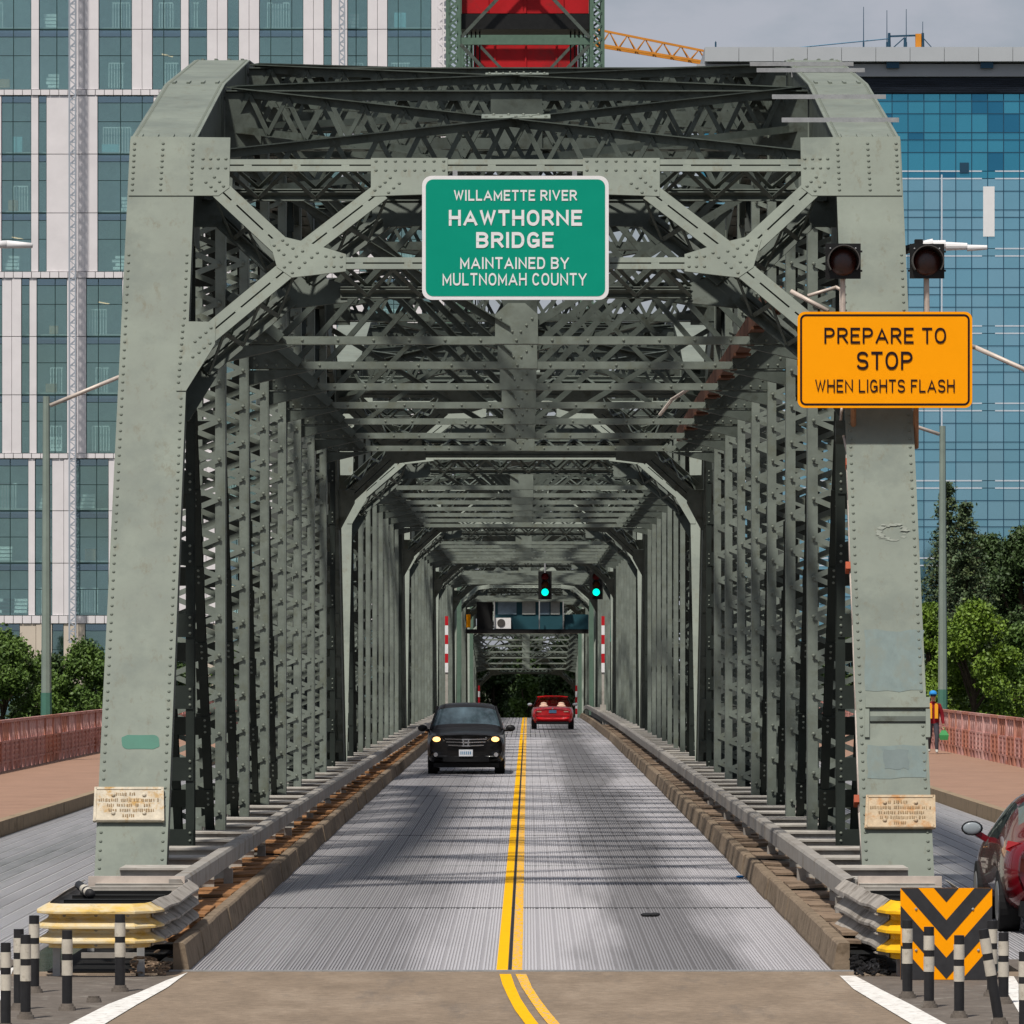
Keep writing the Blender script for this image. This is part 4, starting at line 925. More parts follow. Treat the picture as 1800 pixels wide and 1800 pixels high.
# litter on the right side of the deck
G['blue'] = mat('blue_plastic', (.0, .20, .55), .4, var=0)
p = P(1301, 1536, 2.85 * F / (1536 - CY)); m = MB(); m.ball((p.x, p.y, zd(p.y) + .02), .06, sc=(1, 1.6, .3)); tag(m.build('blue_litter', G['blue'], None), 'flat blue scrap of litter at the right kerb', 'litter')
p = P(1140, 1608, 2.92 * F / (1608 - CY)); m = MB()
for k in range(7): m.ball((p.x + random.uniform(-.1, .1), p.y + random.uniform(-.2, .2), zd(p.y) + .02), random.uniform(.02, .05), sc=(1.6, 1, .5))
tag(m.build('dark_litter', G['black'], None), 'small dark clump of debris lying in the right lane', 'litter')
# ---- traffic signals hung before the fourth span
G['green_lamp'] = mat('lit_green_lens', (.0, .6, .4), .3, var=0, emit=(.0, .95, .60), estr=1.6)
G['red_off'] = mat('unlit_red_lens', (.12, .004, .006), .3, var=0)
G['amb_off'] = mat('unlit_amber_lens', (.10, .03, .004), .3, var=0)
for k, (px, lab) in enumerate(((958, 'left traffic signal showing green over the right lane'), (1048, 'right traffic signal showing green beside the truss'))):
    D = 253.4; c = P(px, 1041, D); sg = thing('traffic_signal', lab, 'traffic signal', (c.x, D, c.z - .25), 'traffic signals over the roadway'); u = .36
    m = MB(); m.box(c.x - .31, c.x + .31, D + .05, D + .07, c.z - .33, c.z + .97); m.box(c.x - .19, c.x + .19, D - .1, D + .05, c.z - .22, c.z + .90); m.build('signal_housing', G['housing'], sg)
    for i, (mt, nm) in enumerate(((G['green_lamp'], 'green_lens'), (G['amb_off'], 'amber_lens'), (G['red_off'], 'red_lens'))):
        m = MB(); m.ball((c.x, D - .1, c.z + i * u), .165, n=16, m=8, sc=(1, .25, 1)); m.build(nm, mt, sg, smooth=True)
        m = MB(); n = 12
        for j in range(n):
            a0, a1 = R(-10 + 200 * j / n), R(-10 + 200 * (j + 1) / n); q = lambda a, y: (c.x + .18 * math.cos(a), y, c.z + i * u + .18 * math.sin(a))
            m.add([q(a0, D - .1), q(a1, D - .1), q(a1, D - .3), q(a0, D - .3)], [(0, 1, 2, 3)])
        m.build('visor', G['housing'], sg)
    m = MB(); m.cyl((c.x, D, c.z + .9), (c.x, D, 8.2), .04, .04, 8); m.build('hanger_pipe', G['galv'], sg)
# ---- raised barrier arms (red and white)
G['red'] = mat('red_stripe', (.45, .012, .02), .5, var=.05)
for px, D, lab in ((785, 257.5, 'left raised red and white barrier arm before the lift span'), (1060, 257.5, 'right raised red and white barrier arm before the lift span'), (842, 420, 'far left red and white barrier arm beyond the control house'), (1013, 420, 'far right red and white barrier arm beyond the control house')):
    x = P(px, 0, D).x; zb = zd(D); zt = P(0, 1083, D).z if D < 300 else P(0, 1205, D).z
    ba = thing('barrier_arm', lab, 'barrier arm', (x, D, zb), 'barrier arms'); n = 6; h = .44; z = zt - n * h
    m = MB(); m.box(x - .14, x + .14, D, D + .3, zb, zb + .95); m.box(x - .06, x + .06, D, D + .06, zb + .95, z); m.build('gate_post', G['bracket'], ba)
    for i in range(n):
        m = MB(); m.box(x - .075, x + .075, D - .05, D - .01, z + i * h, z + (i + 1) * h); m.build('stripe', G['red'] if i % 2 == 1 else G['sign_white'], ba)
# ---- control house on the lift span
G['house'] = mat('dark_teal_house', (.022, .075, .095), .5, var=.1, scale=2)
G['house_win'] = mat('house_window_blind', (.36, .38, .36), .3, var=.12, scale=4)
G['house_win2'] = mat('house_window_glass', (.17, .23, .28), .15, var=.12, scale=4)
D = 356; hs = thing('control_house', 'dark teal control house hanging over the roadway under the lift span', 'control house', P(930, 1110, D))
A = lambda px, py, d=D: P(px, py, d)
def hb(name, x0, y0, x1, y1, d0, d1, mt, par=None):
    p, q = A(x0, y1, d0), A(x1, y0, d0); m = MB(); m.box(p.x, q.x, d0, d1, p.z, q.z); return m.build(name, mt, par or hs)
hb('platform', 818, 1106, 1040, 1113, D - 1, D + 4, G['housing']); wl = hb('wall', 868, 1058, 991, 1106, D, D + 3.5, G['house'])
hb('roof', 855, 1050, 1000, 1056, D - .5, D + 4, G['galv'])
for x0, x1, mt in ((875, 908, G['house_win2']), (918, 941, G['house_win']), (949, 966, G['house_win2']), (968, 984, G['house_win'])): hb('window', x0, 1058, x1, 1080, D - .06, D - .01, mt)
for x in (868, 947, 989): hb('handrail_post', x, 1056, x + 2, 1109, D - .9, D - .85, G['galv'])
hb('handrail', 905, 1106, 991, 1109, D - .9, D - .85, G['galv'])
hb('machinery_bay', 838, 1058, 866, 1106, D + .2, D + 3, G['housing']); hb('side_panel', 992, 1080, 1038, 1106, D + .3, D + 3, G['house'])
ac = hb('air_conditioner', 870, 1086, 898, 1105, D - .7, D - .1, G['sign_white']); c = A(881, 1095, D - .72); m = MB(); m.cyl(c, c - Y1 * .02, .26, .26, 20); m.build('fan_grille', G['visor'], ac)
hb('orange_cabinet', 820, 1080, 827, 1103, D - .9, D - .3, G['sign_orange'])
p = P(1075, 1108, 262); m = MB(); m.box(p.x - .05, p.x + .06, 262, 262.7, P(0, 1128, 262).z, P(0, 1088, 262).z); tag(m.build('side_sign', G['sign_green'], None), 'green sign seen edge-on at the right truss before the lift span', 'sign')
# ---- lift tower: legs, bracing, red counterweights
G['cw'] = mat('counterweight_red', (.42, .010, .014), .55, var=.15, scale=.6, col2=(.22, .02, .02), amt2=.3, scale2=.4)
def tower(lab, D, zt, cwz, px_hw):
    tw = thing('lift_tower', lab, 'lift tower', (0, D, 0), 'lift towers'); xo = px_hw; xi = xo - .86
    for s in (-1, 1):
        for dy in (0, 4.0):
            m = MB()
            for x in (xi + .12, xo - .1): m.box(s * x - .11, s * x + .11, D + dy, D + dy + .5, -1, zt)
            o = m.build('tower_leg', G['paint_tower'], tw); m = MB()
            m.zigzag((s * (xi + .2), D + dy - .02, 8), (s * (xi + .2), D + dy - .02, zt), (s * (xo - .18), D + dy - .02, 8), (s * (xo - .18), D + dy - .02, zt), .38, .13, .03, -Y1); m.build('lacing', G['paint_tower'], o, 'stuff')
    z = 14
    while z < zt:
        m = MB(); m.box(-xi, xi, D + .1, D + .35, z, z + .4); m.build('tower_strut', G['paint_tower'], tw)
        for s in (-1, 1):
            m = MB(); m.beam((-s * xi, D + (.2 if s > 0 else .05), z + .4), (s * xi, D + (.2 if s > 0 else .05), z + 8.4), .2, .14, Y1); m.build('tower_brace', G['paint_in'], tw)
        m = MB(); m.box(-.5, .5, D - .03, D + .0, z + 3.8, z + 5.0); m.build('gusset_plate', G['paint_in'], tw); z += 8.4
    cwt = thing('counterweight', 'red concrete counterweight in the ' + ('near' if D < 350 else 'far') + ' lift tower', 'counterweight', (0, D + 1.2, cwz), 'counterweights')
    m = MB(); m.box(-xi + .05, xi - .05, D + .9, D + 3.4, cwz, zt + 2); m.build('weight_block', G['cw'], cwt)
    for x in (-2.2, 0, 2.2):
        m = MB(); m.box(x - .06, x + .06, D + .8, D + .88, cwz, zt); m.build('rib', G['cw'], cwt)
    for s in (-1, 1):
        for k in range(4):
            m = MB(); m.cyl((s * (xi - .35 - k * .25), D + 2.0, 12), (s * (xi - .35 - k * .25), D + 2.0, cwz - .05), .05, .05, 6); m.build('hoist_rope', G['housing'], tw)
    m = MB(); m.box(-xi + .02, xi - .02, D + .7, D + 3.6, cwz - .95, cwz - .05); m.build('weight_frame', G['housing'], tw)
tower('near green lift tower rising behind the first spans', 320.5, 46, P(0, 22, 321).z, 4.63)
tower('far green lift tower seen between the legs of the near one', 391, 56, P(0, 175, 391).z, 4.63)
# ---- street lamps
G['pole'] = mat('grey_green_pole_paint', (.235, .285, .245), .5, .1, var=.12, scale=1.5)
def lamp(lab, s, D, top, arm_up=.85, reach=3.6, x=12.75, patch=True):
    zb = .3 + zd(D) * .5; L = thing('street_lamp', lab, 'street lamp', (s * x, D, zb), 'street lamps along the sidewalks')
    m = MB(); m.cyl((s * x, D, zb - .3), (s * x, D, top), .150, .09, 8); m.build('pole', G['pole'], L)
    if patch:
        m = MB(); m.cyl((s * x, D, 1.3), (s * x, D, 2.2), .1505, .1455, 8, cap=False); m.build('paint_patch', G['patch_teal'], L)
    pts = [V((s * (x - .1), D, top - .25)), V((s * (x - reach * .55), D, top + arm_up * .62)), V((s * (x - reach), D, top + arm_up))]
    m = MB(); m.tube(pts, .055, 8); m.build('mast_arm', G['conduit'], L, smooth=True)
    e = pts[-1]; m = MB(); m.cyl(e + V((s * .1, 0, .03)), e - V((s * .35, 0, -.04)), .05, .075, 10); m.cyl(e - V((s * .35, 0, -.04)), e - V((s * .8, 0, -.02)), .075, .045, 10); m.build('lamp_housing', G['sign_white'], L, smooth=True)
lamp('grey street lamp with teal base patch behind the left red railing', -1, 147, 10.15)
lamp('left street lamp of which only the white head shows at the frame edge', -1, 97, 9.75, .6, 3.35, patch=False)
lamp('grey street lamp right of the right end post, against the trees', 1, 166.5, 10.2, .6, 3.6)
lamp('right street lamp of which only the mast arm shows beside the orange sign', 1, 126, 9.5, 1.2, 4.2, patch=False)
# ================================================================== buildings, cranes, trees
BD = 500.0
def wpx(px): return (px - CX) * BD / F + CAMX
def zpx(py): return CAMZ - (py - CY) * BD / F
G['panel'] = mat('white_facade_panel', (.75, .71, .72), .6, spec=.2, var=.06, scale=.4)
G['stone'] = mat('beige_stone', (.60, .52, .43), .8, var=.06, scale=.5)
G['mull'] = mat('dark_mullion', (.03, .06, .06), .4, .3, var=0)
G['slab'] = mat('interior_slab', (.45, .45, .42), .8, var=.1, scale=.2)
G['room'] = mat('interior_wall', (.60, .74, .70), .9, var=.4, scale=.15)
G['item_w'] = mat('interior_white_goods', (.85, .86, .84), .8, var=.15, scale=.6)
G['item_o'] = mat('interior_brown_boxes', (.45, .28, .16), .8, var=.3, scale=.8)
G['item_b'] = mat('interior_blue_sheet', (.30, .55, .62), .8, var=.1)
G['tube'] = mat('lit_ceiling_tube', (.8, .55, .35), .5, var=0, emit=(1.0, .60, .30), estr=1.2)
def glass_mat(name, tint, refl, rough=.02, hue=(1, 1, 1)):
    m = bpy.data.materials.new(name); m.use_nodes = True; n = m.node_tree; L = n.links.new
    for x in list(n.nodes):
        if x.type == 'BSDF_PRINCIPLED': n.nodes.remove(x)
    out = [x for x in n.nodes if x.type == 'OUTPUT_MATERIAL'][0]
    tr = n.nodes.new('ShaderNodeBsdfTransparent'); tr.inputs['Color'].default_value = (*tint, 1)
    gl = n.nodes.new('ShaderNodeBsdfGlossy'); gl.inputs['Color'].default_value = (*hue, 1); gl.inputs['Roughness'].default_value = rough
    mx_ = n.nodes.new('ShaderNodeMixShader'); mx_.inputs[0].default_value = refl
    L(tr.outputs[0], mx_.inputs[1]); L(gl.outputs[0], mx_.inputs[2]); L(mx_.outputs[0], out.inputs['Surface']); return m
G['glass_l'] = glass_mat('teal_window_glass', (.88, .98, .97), .30, .03, (.58, .80, .80))
G['glass_l2'] = glass_mat('dark_teal_spandrel_glass', (.40, .52, .58), .40, .04, (.52, .70, .80))
ob = thing('office_building', 'white panelled office block with teal windows filling the left background', 'building', (wpx(400), BD, -6))
groups = [  # (top, bottom, storeys, glass bays x0..x1 with mullions)
    (-160, 158, 3, [(-40, 55, (24,)), (69, 122, (100,)), (174, 232, (212,)), (268, 318, (288,)), (332, 364, ()), (400, 420, ()), (456, 533, (476, 513)), (569, 583, ()), (611, 646, (626,)), (681, 758, (700, 740))]),
    (168, 478, 3, [(3, 55, (23,)), (68, 82, ()), (172, 270, (212, 250)), (300, 352, (326,)), (388, 402, ()), (436, 512, (462, 488)), (548, 600, (574,)), (632, 646, ()), (680, 756, (706, 732))]),
    (489, 797, 3, [(-20, 4, ()), (38, 52, ()), (65, 118, (97,)), (152, 215, (173,)), (250, 300, (275,)), (340, 354, ()), (392, 466, (420, 444)), (505, 556, (530,)), (592, 606, ()), (640, 716, (668, 692)), (742, 770, ())]),
    (806, 1082, 3, [(-40, 50, (18,)), (62, 92, ()), (133, 191, (170,)), (236, 300, (268,)), (330, 345, ()), (380, 452, (416,)), (490, 540, (515,)), (580, 652, (616,)), (690, 760, (724,))]),
    (1096, 1290, 2, [(-40, 35, ()), (92, 112, ()), (150, 236, (190,)), (280, 350, ()), (400, 470, ()), (520, 600, ()), (640, 720, ())])]
X0, X1e = -120, 778
rnd = random.Random(11)
for gi, (y0, y1, ns_, bays) in enumerate(groups):
    pmat = G['panel'] if gi < 4 else G['stone']
    # piers between the bays, split at the storeys
    edges = [X0] + [e for b_ in bays for e in (b_[0], b_[1])] + [X1e]; sh = (y1 - y0) / ns_
    for k in range(0, len(edges), 2):
        xa, xb = edges[k], edges[k + 1]
        if xb - xa < 2: continue
        nsplit = 1 if xb - xa < 22 else 2
        for st_ in range(ns_):
            for q in range(nsplit):
                pa, pb = xa + (xb - xa) * q / nsplit, xa + (xb - xa) * (q + 1) / nsplit
                m = MB(); m.box(wpx(pa) + .02, wpx(pb) - .02, BD - .25 - (.05 if q else 0), BD + .5, zpx(y0 + sh * (st_ + 1)) + .03, zpx(y0 + sh * st_) - .03); m.build('facade_panel', pmat, ob)
    for st_ in range(ns_):
        ya, yb = y0 + sh * st_, y0 + sh * (st_ + 1)
        for b_ in bays:
            e = [b_[0], *b_[2], b_[1]]
            for xa, xb in zip(e[:-1], e[1:]):
                m = MB(); m.box(wpx(xa) + .03, wpx(xb) - .03, BD - .02, BD + .02, zpx(yb) + .05, zpx(ya + 13) - .02); m.build('window_pane', G['glass_l'], ob)
                m = MB(); m.box(wpx(xa) + .03, wpx(xb) - .03, BD - .02, BD + .02, zpx(ya + 13) + .02, zpx(ya) - .05); m.build('spandrel_pane', G['glass_l2'], ob)
            m = MB()
            for x in e: m.box(wpx(x) - .035, wpx(x) + .035, BD - .08, BD - .025, zpx(yb), zpx(ya))
            for yy, t in ((ya, .08), (ya + 13, .03), (ya + 46, .03)): m.box(wpx(b_[0]), wpx(b_[1]), BD - .07, BD - .024, zpx(yy) - t, zpx(yy) + t)
            m.build('window_frame', G['mull'], ob)
            # what stands inside
            z = zpx(yb) + .25; wv = wpx(b_[1]) - wpx(b_[0])
            for _ in range(0 if wv < 1.5 else rnd.choice((1, 1, 2))):
                kind = rnd.random(); m = MB(); xa = wpx(b_[0]) + rnd.uniform(.05, .45) * wv; ww = rnd.uniform(.35, .52) * wv; mt = G['item_w']
                if kind < .5:
                    n = int(ww / .25)
                    for i in range(n + 1): m.box(xa + i * .25, xa + i * .25 + .08, BD + .6, BD + .65, z, z + 2.2)
                    m.box(xa, xa + ww, BD + .6, BD + .65, z + 2.2, z + 2.3)
                elif kind < .8:
                    for i in range(4): m.box(xa + rnd.uniform(-.2, .2), xa + ww, BD + .5 + i * .2, BD + .7 + i * .2, z + .35 * i, z + .35 * i + .25)
                else: m.box(xa, xa + ww * .7, BD + .5, BD + 1.4, z, z + rnd.uniform(.7, 1.6)); mt = G['item_o'] if rnd.random() < .6 else G['item_b']
                m.build('interior_fitting', mt, ob)
            if wv > 1.5 and rnd.random() < .25:
                m = MB(); xa = wpx(b_[0]) + .3 * wv; m.beam((xa, BD + 1.5, zpx(ya + 40)), (xa + .9, BD + 2.6, zpx(ya + 42)), .06, .1); m.build('ceiling_light', G['tube'], ob)
        m = MB(); m.box(wpx(X0), wpx(X1e), BD + .52, BD + 9, zpx(ya) - .25, zpx(ya) + .25); m.build('floor_slab', G['slab'], ob)
    if gi < 4:
        x = X0
        while x < X1e:
            m = MB(); m.box(wpx(x) + .03, wpx(min(x + 16, X1e)) - .03, BD - .38, BD + .3, zpx(groups[gi + 1][0]) + .02, zpx(y1) - .02); m.build('band_panel', pmat, ob); x += 16
m = MB(); m.box(wpx(X0), wpx(X1e), BD + 4.5, BD + 4.8, -6, zpx(-160)); m.build('core_wall', G['room'], ob)
m = MB(); m.box(wpx(X1e) - .2, wpx(X1e) + .15, BD - .2, BD + 25, -6, zpx(-160)); m.build('side_wall', G['panel'], ob)
m = MB(); m.box(wpx(X0), wpx(X1e), BD - .2, BD + 25, zpx(-160), zpx(-165)); m.build('roof', G['slab'], ob)
# hoist masts
def mast(lab, px, wd_px, ytop, ybot, D, mt, th=.1):
    t = thing('hoist_mast', lab, 'hoist mast', P(px, ybot, D), 'hoist masts on the white building'); h = wd_px * D / F / 2; c = P(px, 0, D).x; za, zb = P(0, ybot, D).z, P(0, ytop, D).z; d_ = h * 2
    for sx in (-1, 1):
        for sy in (0, 1):
            m = MB(); m.box(c + sx * h - th / 2, c + sx * h + th / 2, D + sy * d_ - th / 2, D + sy * d_ + th / 2, za, zb); m.build('mast_leg', mt, t)
    m = MB()
    for sy in (0, d_): m.zigzag((c - h, D + sy, za), (c - h, D + sy, zb), (c + h, D + sy, za), (c + h, D + sy, zb), h * 1.7, th * .8, th * .5, -Y1)
    z = za
    while z < zb: m.box(c - h, c + h, D - .04, D + .04, z, z + th); z += h * 3.4
    m.build('mast_lacing', mt, t, 'stuff')
G['mast'] = mat('pale_mast_paint', (.36, .39, .44), .5, var=.1, scale=1)
mast('tall white lattice hoist mast at the left of the white building', 127, 11, -160, 1130, 497.5, G['mast'])
mast('white lattice hoist mast left of the red counterweight, above the truss', 601, 9, -160, 320, 497.5, G['mast'])
mast('pale lattice hoist mast at the right corner of the white building', 777, 18, -160, 320, 497.0, G['panel'], .14)
# ---- blue glass tower
GD = 500.0
def gm(name, col, rough=.06, metal=.85):
    return mat(name, col, rough, metal, var=.06, scale=.15)
GB = [gm('blue_curtain_glass_%d' % i, c) for i, c in enumerate(((.09, .40, .55), (.075, .35, .50), (.27, .55, .68), (.045, .23, .38), (.31, .58, .71)))]
G['trans'] = mat('pale_transom', (.62, .66, .72), .5, .2, var=0)
G['mull_b'] = mat('blue_mullion', (.03, .08, .13), .4, .3, var=0)
G['roof_g'] = mat('pale_roof_fascia', (.44, .46, .48), .6, var=.05, scale=.3)
G['roof_d'] = mat('grey_soffit', (.36, .37, .39), .7, var=.06, scale=.3)
G['louvre'] = mat('dark_louvre', (.025, .032, .045), .4, .3, var=.6, scale=1.2, stretch=(.3, 1, 6))
bt = thing('glass_tower', 'blue mirrored glass tower with pale flat roof in the right background', 'building', (wpx(1700), GD, -6))
XA, cw = 1540 - 28 * 11, 28.0
rows = []; y = 165.0
while y < 1300:
    for h in (13, 22, 33): rows.append((y, y + h)); y += h
cells = []
for (ya, yb) in rows:
    k = 0; x = XA
    while x < 1850:
        cells.append((x, x + cw, ya, yb)); x += cw
cells.sort(key=lambda c: -((c[2] < 960) * (1 if c[0] > 1520 else .3) * (c[3] - c[2]) * (c[0] < 1800)))
pool = [MB() for _ in GB]; rnd = random.Random(5); cnt = 0
for (xa, xb, ya, yb) in cells:
    mid = 1728 < (xa + xb) / 2 < 1752 and ya > 310
    a = rnd.gauss(0, .004); b_ = rnd.gauss(0, .004); i = rnd.choice((0, 0, 0, 1, 1, 1, 3)) if ya < 310 else rnd.choice((2, 2, 4, 4, 2))
    p = V((wpx((xa + xb) / 2), GD, (zpx(ya) + zpx(yb)) / 2)); hx, hz = (wpx(xb) - wpx(xa)) / 2 - .03, (zpx(ya) - zpx(yb)) / 2 - .03
    m = MB() if cnt < 298 else pool[i]
    m.obox(p, V((hx, a * hx, 0)), V((-a * .03, .03, 0)), V((0, b_ * hz, hz)))
    if cnt < 298: m.build('glass_pane', GB[i], bt); cnt += 1
for i, m in enumerate(pool):
    if m.f: m.build('glass_panes_far', GB[i], bt, 'stuff')
m = MB(); x = XA
while x < 1860: m.box(wpx(x) - .035, wpx(x) + .035, GD - .10, GD - .035, -6, zpx(165)); x += cw
m.build('mullions', G['mull_b'], bt, 'stuff')
for k, (ya, yb) in enumerate(rows):
    pale = ya > 300 and k % 3 != 2 and (k // 3) % 2 == 0
    segs = ((XA, 1726), (1749, 1860)) if pale else ((XA, 1860),)
    for xa, xb in segs:
        m = MB(); m.box(wpx(xa), wpx(xb), GD - .09, GD - .061, zpx(ya) - (.06 if pale else .035), zpx(ya) + (.06 if pale else .035)); m.build('transom', G['trans'] if pale else G['mull_b'], bt)
m = MB(); m.box(wpx(1654), wpx(1656.5), GD - .12, GD - .062, -6, zpx(307)); m.build('pale_mullion', G['trans'], bt)
m = MB(); m.box(wpx(1728), wpx(1748), GD - .15, GD - .061, zpx(416), zpx(328)); m.build('white_panel', G['sign_white'], bt)
m = MB(); m.box(wpx(1687), wpx(1703), GD - .14, GD - .062, zpx(305), zpx(286)); m.box(wpx(1690), wpx(1700), GD - .16, GD - .141, zpx(304), zpx(289)); m.build('open_vent', G['mull_b'], bt)
m = MB(); m.box(wpx(1246), wpx(1870), GD + .1, GD + 30, -6, zpx(165)); m.build('tower_core', G['mull_b'], bt)
m = MB(); m.box(wpx(1246), wpx(1870), GD - .3, GD + 30, zpx(165), zpx(136)); m.build('louvre_band', G['louvre'], bt)
for k in range(8):
    m = MB(); z = zpx(163 - k * 3.4); m.box(wpx(1246), wpx(1870), GD - .42, GD - .31, z, z + .06); m.build('louvre_blade', G['louvre'], bt)
m = MB(); m.box(wpx(1225), wpx(1880), GD - .8, GD + 30, zpx(136), zpx(114)); m.build('soffit_band', G['roof_d'], bt)
x = 1238
while x < 1880:
    m = MB(); m.box(wpx(x), wpx(min(x + 60, 1880)) - .04, GD - 1.6, GD + 31, zpx(111), zpx(86)); m.build('roof_panel', G['roof_g'], bt); x += 60
for x in (1557, 1722):
    m = MB(); m.box(wpx(x), wpx(x + 22), GD - 1.2, GD + .1, zpx(122), zpx(111.5)); m.build('soffit_bracket', G['mull_b'], bt)
# roof things
for x, yt in ((1518, 12), (1559, 18), (1593, 16), (1622, 38), (1258, 72)):
    m = MB(); a = P(x, 86, GD + 2); m.cyl(a, P(x, yt, GD + 2), .05, .03, 6); m.cyl(a, P(x, 74, GD + 2), .09, .09, 6)
    tag(m.build('roof_antenna', G['mull_b'], None), {1518: 'tall thin roof antenna left of the orange roof rig', 1559: 'thin antenna at the left leg of the orange roof rig', 1593: 'thin antenna above the middle of the orange roof rig', 1622: 'short antenna at the right leg of the orange roof rig', 1258: 'little antenna at the left end of the pale roof'}[x], 'antenna', 'antennas on the glass tower roof')
G['orange'] = mat('orange_crane_paint', (.62, .24, .03), .5, var=.1, scale=1)
rg = thing('roof_rig', 'dark window-cleaning rig with orange motor on the glass tower roof', 'roof rig', P(1592, 86, GD + 3))
for x in (1563, 1591, 1622):
    m = MB(); m.cyl(P(x, 86, GD + 3), P(x, 58 if x != 1591 else 66, GD + 3), .16, .12, 8); m.build('rig_leg', G['mull_b'], rg)
m = MB(); m.beam(P(1562, 64, GD + 3), P(1622, 62, GD + 3), .2, .16); m.beam(P(1570, 84, GD + 3), P(1590, 66, GD + 3), .1, .1); m.beam(P(1622, 66, GD + 3), P(1640, 86, GD + 3), .08, .08); m.build('rig_beam', G['mull_b'], rg)
m = MB(); a, b = P(1609, 86, GD + 3), P(1619, 60, GD + 3); m.box(a.x, b.x, GD + 2.6, GD + 3.2, a.z, b.z); m.build('rig_motor', G['orange'], rg)
m = MB(); m.tube([P(1250, 91, GD + 3), P(1400, 84, GD + 3), P(1480, 76, GD + 3), P(1562, 68, GD + 3)], .06, 6); tag(m.build('roof_cable', G['mull_b'], None), 'dark cable stretched over the pale roof to the rig', 'cable')
# tower crane jib
cj = thing('crane_jib', 'orange lattice crane jib slanting down between red counterweight and glass tower', 'crane', P(1160, 90, 560)); D = 560
a0, a1, b0, b1 = P(1040, 50, D), P(1260, 94, D), P(1040, 76, D), P(1260, 112, D)
for p, q in ((a0, a1), (b0, b1), (b0 + V((0, 2, 0)), b1 + V((0, 2, 0)))):
    m = MB(); m.beam(p, q, .22, .22); m.build('chord', G['orange'], cj)
m = MB(); m.zigzag(a0, a1, b0, b1, .95, .1, .08, -Y1); m.zigzag(a0, a1, b0 + V((0, 2, 0)), b1 + V((0, 2, 0)), .95, .1, .08, Y1); m.build('jib_lacing', G['orange'], cj, 'stuff')
# ---- trees
def leafmat(name, c1, c2):
    m = mat(name, c1, .55, var=.35, scale=.9, col2=c2, amt2=.5, scale2=.55, spec=.3); return m
G['bark'] = mat('bark', (.07, .05, .035), .9, var=.3, scale=3)
LM = {'mid': leafmat('leaf_mid_green', (.085, .145, .025), (.05, .095, .02)), 'bright': leafmat('leaf_bright_green', (.13, .205, .02), (.08, .14, .018)),
      'dark': leafmat('leaf_dark_green', (.052, .088, .026), (.032, .06, .02)), 'fir': leafmat('needle_green', (.065, .10, .045), (.10, .13, .05))}
def leaf(m, c, sz, rnd, flat=.0):
    n = V((rnd.gauss(0, 1), rnd.gauss(0, 1) - .3, rnd.gauss(0, 1) + .4 + flat)).normalized(); u = n.cross(V((rnd.gauss(0, 1), rnd.gauss(0, 1), rnd.gauss(0, 1)))).normalized(); v = n.cross(u)
    a, b = sz * rnd.uniform(.6, 1.2), sz * rnd.uniform(.35, .7)
    m.add([c - u * a, c + v * b, c + u * a, c - v * b], [(0, 1, 2, 3)])
def tree(lab, px, ytop, wd_px, D, kind, seed, base=-6.2, dens=1.0, low=.25, name='broadleaf_tree'):
    rnd = random.Random(seed); top = P(px, ytop, D); x = top.x; H = top.z - base; Rw = wd_px * D / F / 2
    t = thing(name, lab, 'tree', (x, D, base), 'trees on the far bank'); m = MB(); m.cyl((x, D, base), (x, D, base + H * .55), .028 * H, .012 * H, 8)
    cl = []
    for k in range(int(46 * dens)):
        a = rnd.uniform(0, 2 * math.pi); u = rnd.uniform(low, .97); rr = Rw * math.sin(math.pi * min(1, (u - low + .12) / (1.12 - low)) ** .8) * rnd.uniform(.45, 1.0)
        cl.append((V((x + rr * math.cos(a), D + rr * math.sin(a), base + H * u)), rnd.uniform(.16, .30) * Rw * 1.1))
    for c, r in cl[::4]: m.cyl((x, D, base + (c.z - base) * .62), c, .01 * H, .004 * H, 5)
    m.build('trunk', G['bark'], t); m = MB(); sz = .19 if D < 500 else .24
    for c, r in cl:
        for k in range(int(290 * dens)):
            d = V((rnd.gauss(0, 1), rnd.gauss(0, 1), rnd.gauss(0, .8))).normalized() * r * (rnd.random() ** .4) * rnd.choice((1, 1, 1, 1.25)); leaf(m, c + d, sz, rnd)
    m.build('crown', LM[kind], t)
def fir(lab, px, ytop, wd_px, D, seed, base=-6.2):
    rnd = random.Random(seed); top = P(px, ytop, D); x = top.x; H = top.z - base; Rw = wd_px * D / F / 2
    t = thing('conifer_tree', lab, 'tree', (x, D, base), 'trees on the far bank'); m = MB(); m.cyl((x, D, base), (x, D, top.z - .3), .02 * H, .03, 8); lf = MB(); z = base + H * .12
    while z < top.z - .3:
        u = (z - base) / H; r0 = Rw * (1 - u) ** .8 + .25
        for k in range(6 if u > .8 else 9):
            a = rnd.uniform(0, 6.283); r = r0 * rnd.uniform(.6, 1.15); p0 = V((x, D, z)); p1 = V((x + r * math.cos(a), D + r * math.sin(a), z + r * .12)); p2 = p1 + V((r * .25 * math.cos(a), r * .25 * math.sin(a), -r * .22 - .15))
            m.beam(p0, p1, .05, .05)
            for q in range(int(22 + r * 26)):
                f_ = rnd.random() ** .7; c = p0.lerp(p1, f_) if f_ < .8 else p1.lerp(p2, (f_ - .8) / .2); c = c + V((rnd.gauss(0, .16), rnd.gauss(0, .16), rnd.gauss(-.08, .1)))
                leaf(lf, c, .17, rnd, .8)
        z += .42
    m.build('trunk', G['bark'], t); lf.build('crown', LM['fir'], t)
tree('dark green round tree at the far left behind the red railing', 5, 1112, 190, 462, 'mid', 1, dens=1.3, low=.3)
tree('leafy green tree between the left lamp pole and the left end post', 152, 1135, 150, 458, 'mid', 2, dens=1.3, low=.3)
